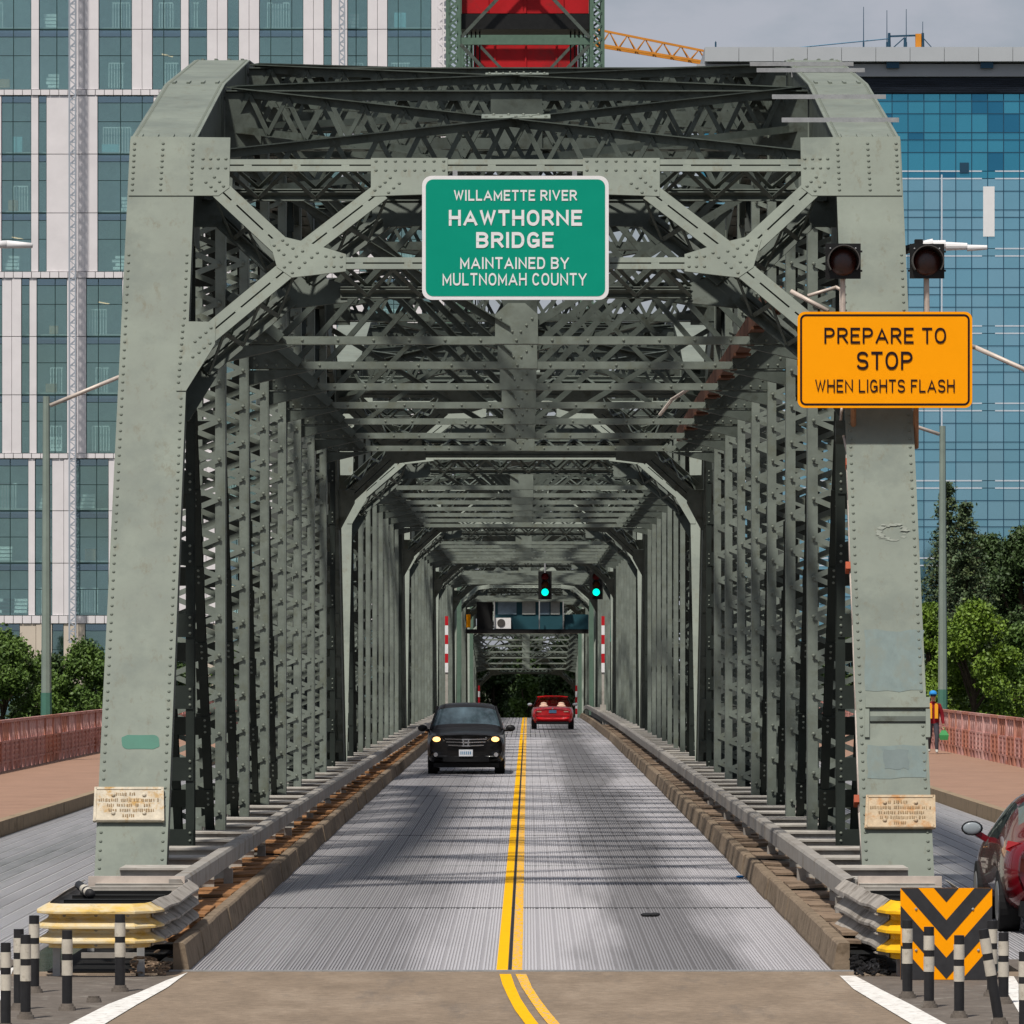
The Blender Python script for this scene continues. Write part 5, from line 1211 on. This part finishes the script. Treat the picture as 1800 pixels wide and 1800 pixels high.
tree('darker tree behind the left lamp pole', 85, 1160, 140, 470, 'dark', 3, dens=1.2, low=.3)
tree('tree hidden mostly by the left truss', 285, 1120, 180, 466, 'dark', 4, low=.3)
tree('bright green broad tree right of the right lamp pole', 1712, 1062, 190, 440, 'bright', 5, low=.2, dens=1.5)
tree('bright green tree between the right end post and the lamp pole', 1632, 1048, 110, 446, 'bright', 6, low=.2, dens=1.1)
tree('dark broad tree at the right edge of the frame', 1800, 930, 190, 470, 'dark', 7, dens=1.8, low=.2)
tree('dark tree behind the bright green one at the right edge', 1795, 1100, 150, 455, 'mid', 8, dens=1.3, low=.2)
tree('dark evergreen mass between the two pointed conifers and the right edge', 1735, 945, 190, 474, 'dark', 9, dens=1.9, low=.2)
fir('taller pointed conifer by the right lamp pole', 1666, 842, 150, 462, 10)
fir('shorter pointed conifer right of the taller one', 1698, 872, 160, 458, 12)
tree('dark tree seen through the far end of the bridge, left of centre', 868, 1135, 130, 560, 'dark', 13, base=-9, dens=1.4, low=.1)
tree('yellow-green tree seen through the far end of the bridge', 925, 1172, 80, 545, 'mid', 14, base=-9, dens=1.0, low=.1)
tree('dark tree seen through the far end of the bridge, behind the red car', 990, 1130, 140, 560, 'dark', 15, base=-9, dens=1.4, low=.1)
tree('tall dark tree closing the view at the far end of the bridge', 928, 1110, 150, 580, 'dark', 19, base=-9, dens=1.5, low=.1)
tree('tree behind the right truss', 1500, 1080, 170, 480, 'dark', 16)
tree('tree behind the middle of the right truss', 1380, 1120, 150, 486, 'mid', 17)
tree('tree behind the middle of the left truss', 430, 1140, 150, 486, 'mid', 18)
# ================================================================== vehicles and the walker
G['tyre'] = mat('tyre_rubber', (.015, .015, .016), .8, var=.1)
G['rim'] = mat('alloy_rim', (.45, .45, .46), .3, .8, var=.05)
G['chrome'] = mat('chrome', (.75, .75, .76), .12, 1.0, var=0)
G['carglass'] = mat('car_glass', (.045, .065, .075), .04, 0, var=0, spec=1.0, coat=1.0)
G['trim'] = mat('black_trim', (.012, .012, .013), .45, var=0)
G['blackpaint'] = mat('black_car_paint', (.008, .007, .007), .3, 0, var=0, coat=.25, spec=.3)
G['suvglass'] = mat('suv_windshield_glass', (.05, .075, .09), .05, 0, var=.75, scale=1.6, spec=.6, stretch=(1, .4, 1))  # strong noise in the colour paints dark reflections onto the glass
G['redpaint'] = mat('bright_red_car_paint', (.62, .010, .016), .3, 0, var=0, coat=1.0)
G['winepaint'] = mat('dark_red_car_paint', (.17, .004, .010), .25, .25, var=0, coat=1.0)
G['head'] = mat('lit_headlight', (.9, .6, .3), .2, var=0, emit=(1.0, .52, .16), estr=2.6)
G['headglass'] = mat('headlight_glass', (.35, .33, .30), .12, .2, var=0, coat=1)
G['taillamp'] = mat('red_tail_lamp', (.40, .01, .012), .15, var=0, coat=1)
G['plate'] = mat('licence_plate_white', (.62, .64, .68), .5, var=.1, scale=30)
G['plate_b'] = mat('licence_plate_blue', (.10, .22, .36), .5, var=.3, scale=40)
G['mirrorglass'] = mat('mirror_glass', (.26, .29, .31), .25, 0, var=0)
G['leather'] = mat('beige_leather', (.55, .40, .30), .6, var=.1)
def loft(st, cells, names, mats, parent, off, flipy=False, scale=1.0, levels=2):
    """half cross-sections (x,z) at stations y, mirrored, smoothed and split into one object per cell name"""
    me = bpy.data.meshes.new('tmp'); vs_, fs, nm = [], [], []; n = len(st[0][1]); W = 2 * n - 1
    for y, sec in st:
        full = [(-x, z) for x, z in sec[::-1][:0]]
        ring = [(x, z) for x, z in sec[::-1]] + [(-x, z) for x, z in sec[1:]]   # top centre ... hidden underside is open
        ring = [(-x, z) for x, z in sec] + [(x, z) for x, z in sec[::-1][1:]]
        vs_ += [(x * scale, y * scale, z * scale) for x, z in ring]
    for i in range(len(st) - 1):
        for j in range(W - 1):
            a = i * W + j; fs.append((a, a + 1, a + W + 1, a + W)); jj = j if j < n - 1 else W - 2 - j; nm.append(cells.get((i, jj), 'body'))
    fs.append(tuple(range(W))); nm.append('body'); b = (len(st) - 1) * W; fs.append(tuple(range(b + W - 1, b - 1, -1))); nm.append('body')
    keys = sorted(set(nm)); me.from_pydata(vs_, [], fs)
    for k in keys: me.materials.append(mats[names[k]])
    me.polygons.foreach_set('material_index', [keys.index(k) for k in nm]); me.update()
    o = bpy.data.objects.new('tmp', me); COL.objects.link(o); sm = o.modifiers.new('s', 'SUBSURF'); sm.levels = levels; sm.render_levels = levels
    dg = bpy.context.evaluated_depsgraph_get(); ev = bpy.data.meshes.new_from_object(o.evaluated_get(dg)); bpy.data.objects.remove(o)
    co = [v.co.copy() for v in ev.vertices]; out = {}
    for ki, k in enumerate(keys):
        idx = {}; vv, ff = [], []
        for p in ev.polygons:
            if p.material_index != ki: continue
            f = []
            for q in p.vertices:
                if q not in idx:
                    idx[q] = len(vv); c = co[q]; vv.append((c.x + off[0], (c.y if not flipy else -c.y) + off[1], c.z + off[2]))
                f.append(idx[q])
            ff.append(tuple(f) if not flipy else tuple(f[::-1]))
        m = MB(); m.v, m.f, m.m = vv, ff, [0] * len(ff); out[k] = m.build(k, mats[names[k]], parent, smooth=True)
    return out
def wheel(c, r, wd, parent, rim=True):
    m = MB(); x, y, z = c; n = 28
    m.cyl((x - wd / 2, y, z), (x + wd / 2, y, z), r, r, n); o = m.build('wheel', G['tyre'], parent)
    for s in (-1, 1):
        m = MB(); m.cyl((x + s * wd * .5, y, z), (x + s * (wd * .5 + .008), y, z), r * .66, r * .62, 20); m.build('rim', G['rim'], o)
# ---- black SUV coming towards the camera
sc = 1.07; D0 = 140.0; cx = (CAMX + (819 - CX) * D0 / F); zg = zd(D0)
sv = thing('black_suv', 'black sport utility car with lit headlights coming down the left lane', 'car', (cx, D0, zg))
st = [(.0, [(0, .36), (.55, .36), (.78, .40), (.86, .54), (.86, .76), (.80, .88), (.50, .93), (0, .95)]),
      (.12, [(0, .24), (.64, .24), (.88, .30), (.93, .52), (.92, .82), (.84, .93), (.55, .98), (0, 1.0)]),
      (.45, [(0, .24), (.70, .24), (.90, .28), (.94, .55), (.93, .86), (.86, .97), (.58, 1.02), (0, 1.035)]),
      (.98, [(0, .24), (.72, .24), (.90, .28), (.94, .58), (.93, .92), (.87, 1.02), (.60, 1.065), (0, 1.08)]),
      (1.10, [(0, .24), (.72, .24), (.90, .28), (.94, .58), (.94, .95), (.90, 1.05), (.62, 1.10), (0, 1.115)]),
      (1.72, [(0, .24), (.72, .24), (.90, .28), (.94, .58), (.94, .97), (.76, 1.55), (.60, 1.655), (0, 1.69)]),
      (2.05, [(0, .24), (.72, .24), (.90, .28), (.94, .58), (.94, .98), (.74, 1.60), (.58, 1.69), (0, 1.71)]),
      (3.40, [(0, .24), (.72, .24), (.90, .28), (.94, .58), (.94, 1.0), (.73, 1.59), (.56, 1.67), (0, 1.69)]),
      (4.30, [(0, .26), (.72, .26), (.88, .30), (.92, .6), (.90, 1.0), (.68, 1.48), (.5, 1.55), (0, 1.57)]),
      (4.50, [(0, .4), (.6, .4), (.8, .45), (.84, .65), (.8, .95), (.55, 1.3), (.4, 1.36), (0, 1.38)])]
cells = {(4, 5): 'windshield', (4, 6): 'windshield'}
for i in range(5, 8): cells[(i, 4)] = 'side_window'
loft(st, cells, {'body': 'blackpaint', 'windshield': 'suvglass', 'side_window': 'carglass'}, G, sv, (cx, D0, zg), scale=sc)
L = lambda x, y, z: V((cx + x * sc, D0 + y * sc, zg + z * sc))
def cb(name, x0, x1, y0, y1, z0, z1, mt, par=sv, L_=None):
    f = L_ or L; a, b = f(x0, y0, z0), f(x1, y1, z1); m = MB(); m.box(min(a.x, b.x), max(a.x, b.x), min(a.y, b.y), max(a.y, b.y), a.z, b.z); return m.build(name, mt, par)
for s in (-1, 1):
    for y in (.85, 3.5): wheel(L(s * .80, y, .335), .335 * sc, .25, sv)
    m = MB(); m.prism([L(s * .50, -.01, .80), L(s * .60, .0, .88), L(s * .80, .08, .925), L(s * .90, .22, .94), L(s * .89, .18, .82), L(s * .74, .03, .755)], (0, .1, 0)); hl = m.build('headlight', G['headglass'], sv)
    m = MB(); m.ball(L(s * .70, .0, .835), .08, n=14, m=8, sc=(1.25, .5, .8)); m.build('lamp', G['head'], hl, smooth=True)
    m = MB(); m.cyl(L(s * .72, -.03, .47), L(s * .72, .12, .47), .055, .055, 14); m.build('fog_lamp', G['chrome'], sv)
    m = MB(); m.ball(L(s * 1.06, 1.35, 1.085), .12, n=12, m=8, sc=(1.05, .6, .75)); m.cyl(L(s * .88, 1.3, 1.03), L(s * 1.0, 1.33, 1.05), .04, .04, 8); m.build('door_mirror', G['trim'], sv, smooth=True)
cb('grille', -.46, .46, -.05, .06, .645, .835, G['trim'])
for z, w_ in ((.83, .50), (.76, .47), (.68, .42)):
    m = MB(); m.beam(L(-w_, -.045, z + .012), L(-.1, -.065, z), .03, .026, Z1); m.beam(L(.1, -.065, z), L(w_, -.045, z + .012), .03, .026, Z1); m.beam(L(-.1, -.065, z), L(.1, -.065, z), .03, .034, Z1); m.build('grille_bar', G['chrome'], sv)
m = MB()
for s in (-1, 1): m.beam(L(s * .052, -.09, .69), L(s * .066, -.09, .815), .03, .024, Y1)
m.beam(L(-.055, -.09, .75), L(.055, -.09, .75), .024, .024, Y1); m.build('emblem', G['chrome'], sv)
cb('lower_intake', -.55, .55, -.045, .05, .30, .42, G['trim']); cb('valance', -.78, .78, .13, .6, .16, .27, G['trim'])
lpq = cb('licence_plate', -.165, .165, -.08, -.05, .43, .59, G['plate'])
for k in range(6): cb('plate_character', -.13 + k * .045, -.105 + k * .045, -.084, -.08, .475, .545, G['plate_b'], lpq)
for s in (-1, 1):                             # seats and head restraints behind the windshield line, wheel arches
    m = MB(); m.beam(L(s * .86, 1.06, 1.06), L(s * .70, 1.70, 1.60), .045, .05); m.build('windshield_pillar', G['blackpaint'], sv)
cb('bumper_lip', -.80, .80, -.02, .10, .40, .425, G['trim']); cb('hood_seam', -.52, .52, -.035, .02, .925, .935, G['trim'])
m = MB(); m.beam(L(-.62, 1.16, 1.09), L(.05, 1.24, 1.12), .018, .018); m.build('wiper', G['trim'], sv)
# ---- red convertible driving away
D1 = 236.0; cx1 = CAMX + (971.5 - CX) * D1 / F; zg1 = zd(D1); L1 = lambda x, y, z: V((cx1 + x, D1 + y, zg1 + z * 1.06))
rc = thing('red_convertible', 'bright red open-topped convertible driving away in the right lane', 'car', (cx1, D1, zg1))
st = [(.0, [(0, .42), (.5, .42), (.70, .46), (.76, .60), (.74, .74), (.64, .80), (.4, .83), (0, .84)]),
      (.12, [(0, .28), (.62, .28), (.80, .34), (.88, .58), (.86, .80), (.74, .89), (.45, .92), (0, .93)]),
      (.60, [(0, .24), (.68, .24), (.86, .30), (.91, .58), (.89, .84), (.77, .93), (.45, .96), (0, .97)]),
      (1.10, [(0, .22), (.7, .22), (.87, .28), (.92, .58), (.90, .86), (.80, .93), (.45, .93), (0, .93)]),
      (2.0, [(0, .22), (.7, .22), (.87, .28), (.92, .58), (.90, .86), (.82, .92), (.45, .88), (0, .88)]),
      (3.0, [(0, .22), (.7, .22), (.87, .28), (.92, .58), (.90, .86), (.80, .93), (.45, .93), (0, .94)]),
      (4.2, [(0, .24), (.7, .24), (.85, .3), (.88, .5), (.85, .68), (.75, .75), (.4, .78), (0, .79)]),
      (4.5, [(0, .35), (.5, .35), (.7, .38), (.74, .48), (.7, .58), (.6, .62), (.4, .64), (0, .65)])]
loft([(y, [(x, z * 1.06) for x, z in q]) for y, q in st], {}, {'body': 'redpaint'}, G, rc, (cx1, D1, zg1))
for s in (-1, 1):
    for y in (.85, 3.55): wheel(L1(s * .80, y, .32), .32, .23, rc)
    m = MB(); m.prism([L1(s * .42, .0, .735), L1(s * .70, .06, .735), L1(s * .80, .1, .80), L1(s * .72, .08, .84), L1(s * .44, .02, .81)], (0, .05, 0)); m.build('tail_lamp', G['taillamp'], rc)
    m = MB(); m.box(*sorted((L1(s * .48, 0, 0).x, L1(s * .68, 0, 0).x)), D1 - .015, D1 + .01, zg1 + .76, zg1 + .80); m.build('reverse_lamp', G['leather'], rc)
    m = MB(); m.beam(L1(s * .82, 3.05, .92), L1(s * .64, 2.5, 1.32), .035, .05); m.build('windshield_pillar', G['trim'], rc)
    m = MB(); m.ball(L1(s * .98, 2.9, 1.0), .09, n=10, m=6, sc=(1.2, .7, .8)); m.build('door_mirror', G['mirrorglass'], rc, smooth=True)
    for y in (1.25, 2.15):
        m = MB(); m.ball(L1(s * .38, y, .86), .2, n=12, m=8, sc=(1.1, .4, 1.0)); m.ball(L1(s * .38, y + .03, 1.05), .1, n=12, m=8, sc=(1.4, .5, .6)); m.build('seat', G['leather'], rc, smooth=True)
m = MB(); m.beam(L1(-.66, 2.5, 1.32), L1(-.3, 2.46, 1.355), .08, .035); m.beam(L1(-.3, 2.46, 1.355), L1(.3, 2.46, 1.355), .08, .035); m.beam(L1(.3, 2.46, 1.355), L1(.66, 2.5, 1.32), .08, .035); m.build('windshield_header', G['redpaint'], rc)
m = MB(); m.add([L1(-.78, 3.03, .93), L1(.78, 3.03, .93), L1(.59, 2.51, 1.34), L1(-.59, 2.51, 1.34)], [(0, 1, 2, 3)]); m.build('windshield', glass_mat('clear_windshield', (.5, .55, .55), .12), rc)
lpq = cb('licence_plate', -.16, .16, -.03, -.01, .68, .80, G['plate_b'], rc, L1); cb('lower_bumper', -.7, .7, .03, .3, .22, .33, G['trim'], rc, L1)
m = MB(); m.cyl(L1(0, -.01, .86), L1(0, .02, .86), .035, .035, 12); m.build('emblem', G['chrome'], rc)
m = MB(); m.beam(L1(-.74, .0, .56), L1(.74, .0, .56), .02, .02); m.build('bumper_seam', G['trim'], rc)
# ---- dark red sedan leaving in the right outer lane
D2 = 59.6; cx2 = 6.30; L2 = lambda x, y, z: V((cx2 + x, D2 + y, z * 1.07))
sdn = thing('dark_red_sedan', 'dark red sedan in the right outer lane, cut by the frame', 'car', (cx2, D2, 0))
st = [(.0, [(0, .40), (.5, .40), (.72, .44), (.80, .62), (.78, .82), (.70, .92), (.4, 1.0), (0, 1.02)]),
      (.10, [(0, .26), (.62, .26), (.86, .32), (.93, .60), (.90, .86), (.78, .98), (.45, 1.06), (0, 1.08)]),
      (.50, [(0, .22), (.70, .22), (.90, .28), (.965, .60), (.94, .88), (.80, 1.02), (.45, 1.10), (0, 1.12)]),
      (.85, [(0, .22), (.70, .22), (.90, .28), (.97, .62), (.945, .90), (.76, 1.10), (.45, 1.17), (0, 1.19)]),
      (1.75, [(0, .22), (.70, .22), (.90, .28), (.94, .62), (.93, .92), (.62, 1.38), (.45, 1.45), (0, 1.47)]),
      (2.5, [(0, .22), (.70, .22), (.90, .28), (.93, .62), (.92, .91), (.64, 1.40), (.45, 1.46), (0, 1.48)]),
      (3.1, [(0, .22), (.70, .22), (.90, .28), (.93, .62), (.92, .90), (.72, 1.24), (.45, 1.32), (0, 1.34)]),
      (3.7, [(0, .22), (.70, .22), (.90, .28), (.95, .62), (.93, .86), (.78, .98), (.45, 1.03), (0, 1.05)]),
      (4.6, [(0, .24), (.68, .24), (.86, .3), (.92, .55), (.88, .76), (.72, .84), (.4, .88), (0, .89)]),
      (4.85, [(0, .35), (.5, .35), (.7, .4), (.74, .52), (.7, .64), (.6, .7), (.4, .72), (0, .73)])]
cells = {(3, 5): 'rear_window', (3, 6): 'rear_window', (4, 4): 'side_window', (5, 4): 'side_window', (6, 4): 'side_window'}
loft([(y, [(x, z * 1.07) for x, z in q]) for y, q in st], cells, {'body': 'winepaint', 'rear_window': 'carglass', 'side_window': 'carglass'}, G, sdn, (cx2, D2, 0))
for s in (-1, 1):
    for y in (.95, 3.85): wheel(L2(s * .84, y, .33), .335, .235, sdn)
    m = MB(); m.prism([L2(s * .50, .02, .80), L2(s * .80, .10, .82), L2(s * .925, .30, .88), L2(s * .90, .28, .97), L2(s * .78, .12, .95), L2(s * .52, .04, .93)], (0, .06, 0)); tl = m.build('tail_lamp', G['taillamp'], sdn)
    m = MB(); m.prism([L2(s * .55, .0, .85), L2(s * .74, .06, .86), L2(s * .70, .05, .91), L2(s * .56, .01, .91)], (0, .05, 0)); m.build('reverse_lamp', G['sign_white'], tl)
    m = MB(); m.ball(L2(s * 1.07, 3.0, 1.02), .125, n=14, m=8, sc=(1.0, .55, .68)); dm = m.build('door_mirror', G['trim'], sdn, smooth=True)
    m = MB(); m.ball(L2(s * 1.075, 2.94, 1.02), .105, n=16, m=8, sc=(1.0, .2, .66)); m.build('mirror_glass', G['mirrorglass'], dm, smooth=True)
    m = MB(); m.beam(L2(s * .90, 3.02, .90), L2(s * 1.02, 3.0, .97), .06, .07); m.build('mirror_stalk', G['winepaint'], sdn)
    m = MB(); m.cyl(L2(s * .6, -.01, .33), L2(s * .6, .15, .33), .05, .05, 14); m.build('exhaust_tip', G['chrome'], sdn)
cb('lower_bumper', -.78, .78, .05, .35, .20, .36, G['trim'], sdn, L2)
m = MB()
for k in range(8): m.beam(L2(-.66 + k * .022, .075, .70), L2(-.655 + k * .022, .075, .72), .012, .006, Y1)
m.build('model_badge', G['chrome'], sdn, 'stuff')
# ---- the walker on the right sidewalk
G['skin'] = mat('skin', (.48, .28, .20), .6, var=.05); G['jacket'] = mat('dark_red_jacket', (.22, .012, .02), .8, var=.1)
G['vest'] = mat('yellow_orange_vest', (.85, .38, .02), .7, var=.05); G['trousers'] = mat('dark_grey_trousers', (.06, .06, .075), .8, var=.2)
G['cap'] = mat('blue_cap', (.03, .26, .62), .6, var=0); G['bag'] = mat('green_bag', (.06, .30, .10), .6, var=.1); G['shoe'] = mat('pale_shoe', (.45, .45, .42), .6, var=0)
Dp = 158.0; bx_, zb_ = P(1640, 1330, Dp).x, .3 + zd(158) * .5
pr = thing('person', 'person in red jacket, orange vest and blue cap on the right sidewalk', 'person', (bx_, Dp, zb_))
def skin_mesh(name, pts, edges, mats_z, parent, lv=2):
    me = bpy.data.meshes.new('tmp'); me.from_pydata([(p[0], p[1], p[2]) for p in pts], edges, []); o = bpy.data.objects.new('tmp', me); COL.objects.link(o)
    o.modifiers.new('k', 'SKIN'); me.skin_vertices[0].data[0].use_root = True
    for i, p in enumerate(pts): me.skin_vertices[0].data[i].radius = (p[3], p[4] if len(p) > 4 else p[3])
    sb = o.modifiers.new('s', 'SUBSURF'); sb.levels = lv; sb.render_levels = lv
    ev = bpy.data.meshes.new_from_object(o.evaluated_get(bpy.context.evaluated_depsgraph_get())); bpy.data.objects.remove(o)
    ev.materials.clear()
    for m_ in mats_z[0]: ev.materials.append(m_)
    for p in ev.polygons: p.material_index = mats_z[1](p.center); p.use_smooth = True
    return put(name, ev, parent)
pts = [(0, 0, .95, .15, .11), (0, 0, 1.15, .18, .13), (0, 0, 1.36, .20, .13), (0, 0, 1.48, .07), (0, -.01, 1.56, .055), (0, -.02, 1.66, .095), (0, -.02, 1.74, .085),
       (.09, 0, .88, .10), (.10, -.12, .50, .07), (.10, -.10, .10, .045), (.10, -.22, .04, .04), (-.09, 0, .88, .10), (-.09, .05, .50, .07), (-.10, .24, .14, .045), (-.10, .14, .06, .04),
       (.19, 0, 1.40, .065), (.27, .05, 1.12, .065), (.30, .0, .88, .05), (.295, -.02, .80, .035), (-.19, 0, 1.40, .065), (-.26, -.02, 1.14, .052), (-.22, -.2, 1.0, .042), (-.20, -.26, .97, .035)]
ed = [(0, 1), (1, 2), (2, 3), (3, 4), (4, 5), (5, 6), (0, 7), (7, 8), (8, 9), (9, 10), (0, 11), (11, 12), (12, 13), (13, 14), (2, 15), (15, 16), (16, 17), (17, 18), (2, 19), (19, 20), (20, 21), (21, 22)]
def pz(c):
    if c.z > 1.52: return 0
    if c.z < .13: return 3
    if (abs(c.x) > .24 and c.z < .86) or (c.x < -.15 and c.y < -.22): return 0
    if c.z > .90 or abs(c.x) > .2: return 1
    return 2
skin_mesh('body', pts, ed, ([G['skin'], G['jacket'], G['trousers'], G['shoe']], pz), pr)
o0 = V((bx_, Dp, zb_))
m = MB()
for s in (-1, 1):
    m.beam(o0 + V((s * .085, -.165, 1.02)), o0 + V((s * .085, -.16, 1.42)), .095, .03, Y1); m.beam(o0 + V((s * .085, -.145, 1.42)), o0 + V((s * .08, .1, 1.47)), .07, .03, Z1)
m.build('vest', G['vest'], pr)
m = MB(); m.ball(o0 + V((0, -.02, 1.735)), .115, n=14, m=8, sc=(1, 1.1, .85)); m.box(bx_ - .08, bx_ + .08, Dp - .24, Dp - .08, zb_ + 1.725, zb_ + 1.745); m.build('cap', G['cap'], pr, smooth=False)
m = MB(); m.box(bx_ - .075, bx_ + .075, Dp - .125, Dp - .10, zb_ + 1.655, zb_ + 1.695); m.build('sunglasses', G['black'], pr)
m = MB(); m.ball(o0 + V((0, -.12, 1.63)), .02, sc=(1, 1, 1.4)); m.build('nose', G['skin'], pr, smooth=True)
for s, c in ((1, V((.297, -.02, .76))), (-1, V((-.2, -.28, .96)))):
    m = MB()
    for k in range(4): m.cyl(o0 + c + V((-.02 + k * .013, -.01, 0)), o0 + c + V((-.02 + k * .013, -.03, -.07 + abs(k - 1.5) * .01)), .008, .006, 6)
    m.cyl(o0 + c + V((-s * .03, -.02, .01)), o0 + c + V((-s * .035, -.045, -.035)), .009, .007, 6); m.build('hand', G['skin'], pr)
bgp = o0 + V((.31, -.03, .40)); bg_ = thing('carrier_bag', 'green carrier bag in the hand of the person on the right sidewalk', 'bag', bgp)
m = MB(); m.add([bgp + V(p) for p in ((-.11, -.05, 0), (.11, -.05, 0), (.11, .05, 0), (-.11, .05, 0), (-.14, -.07, .14), (.14, -.07, .14), (.14, .07, .14), (-.14, .07, .14), (-.06, -.02, .28), (.06, -.02, .28), (.06, .02, .28), (-.06, .02, .28))], [(3, 2, 1, 0), (8, 9, 10, 11)] + [(a + i, a + (i + 1) % 4, a + 4 + (i + 1) % 4, a + 4 + i) for a in (0, 4) for i in range(4)]); m.build('sack', G['bag'], bg_)
m = MB(); m.tube([bgp + V((-.04, 0, .25)), bgp + V((-.02, 0, .36)), bgp + V((.02, 0, .36)), bgp + V((.04, 0, .25))], .01, 6); m.build('handle', G['bag'], bg_)
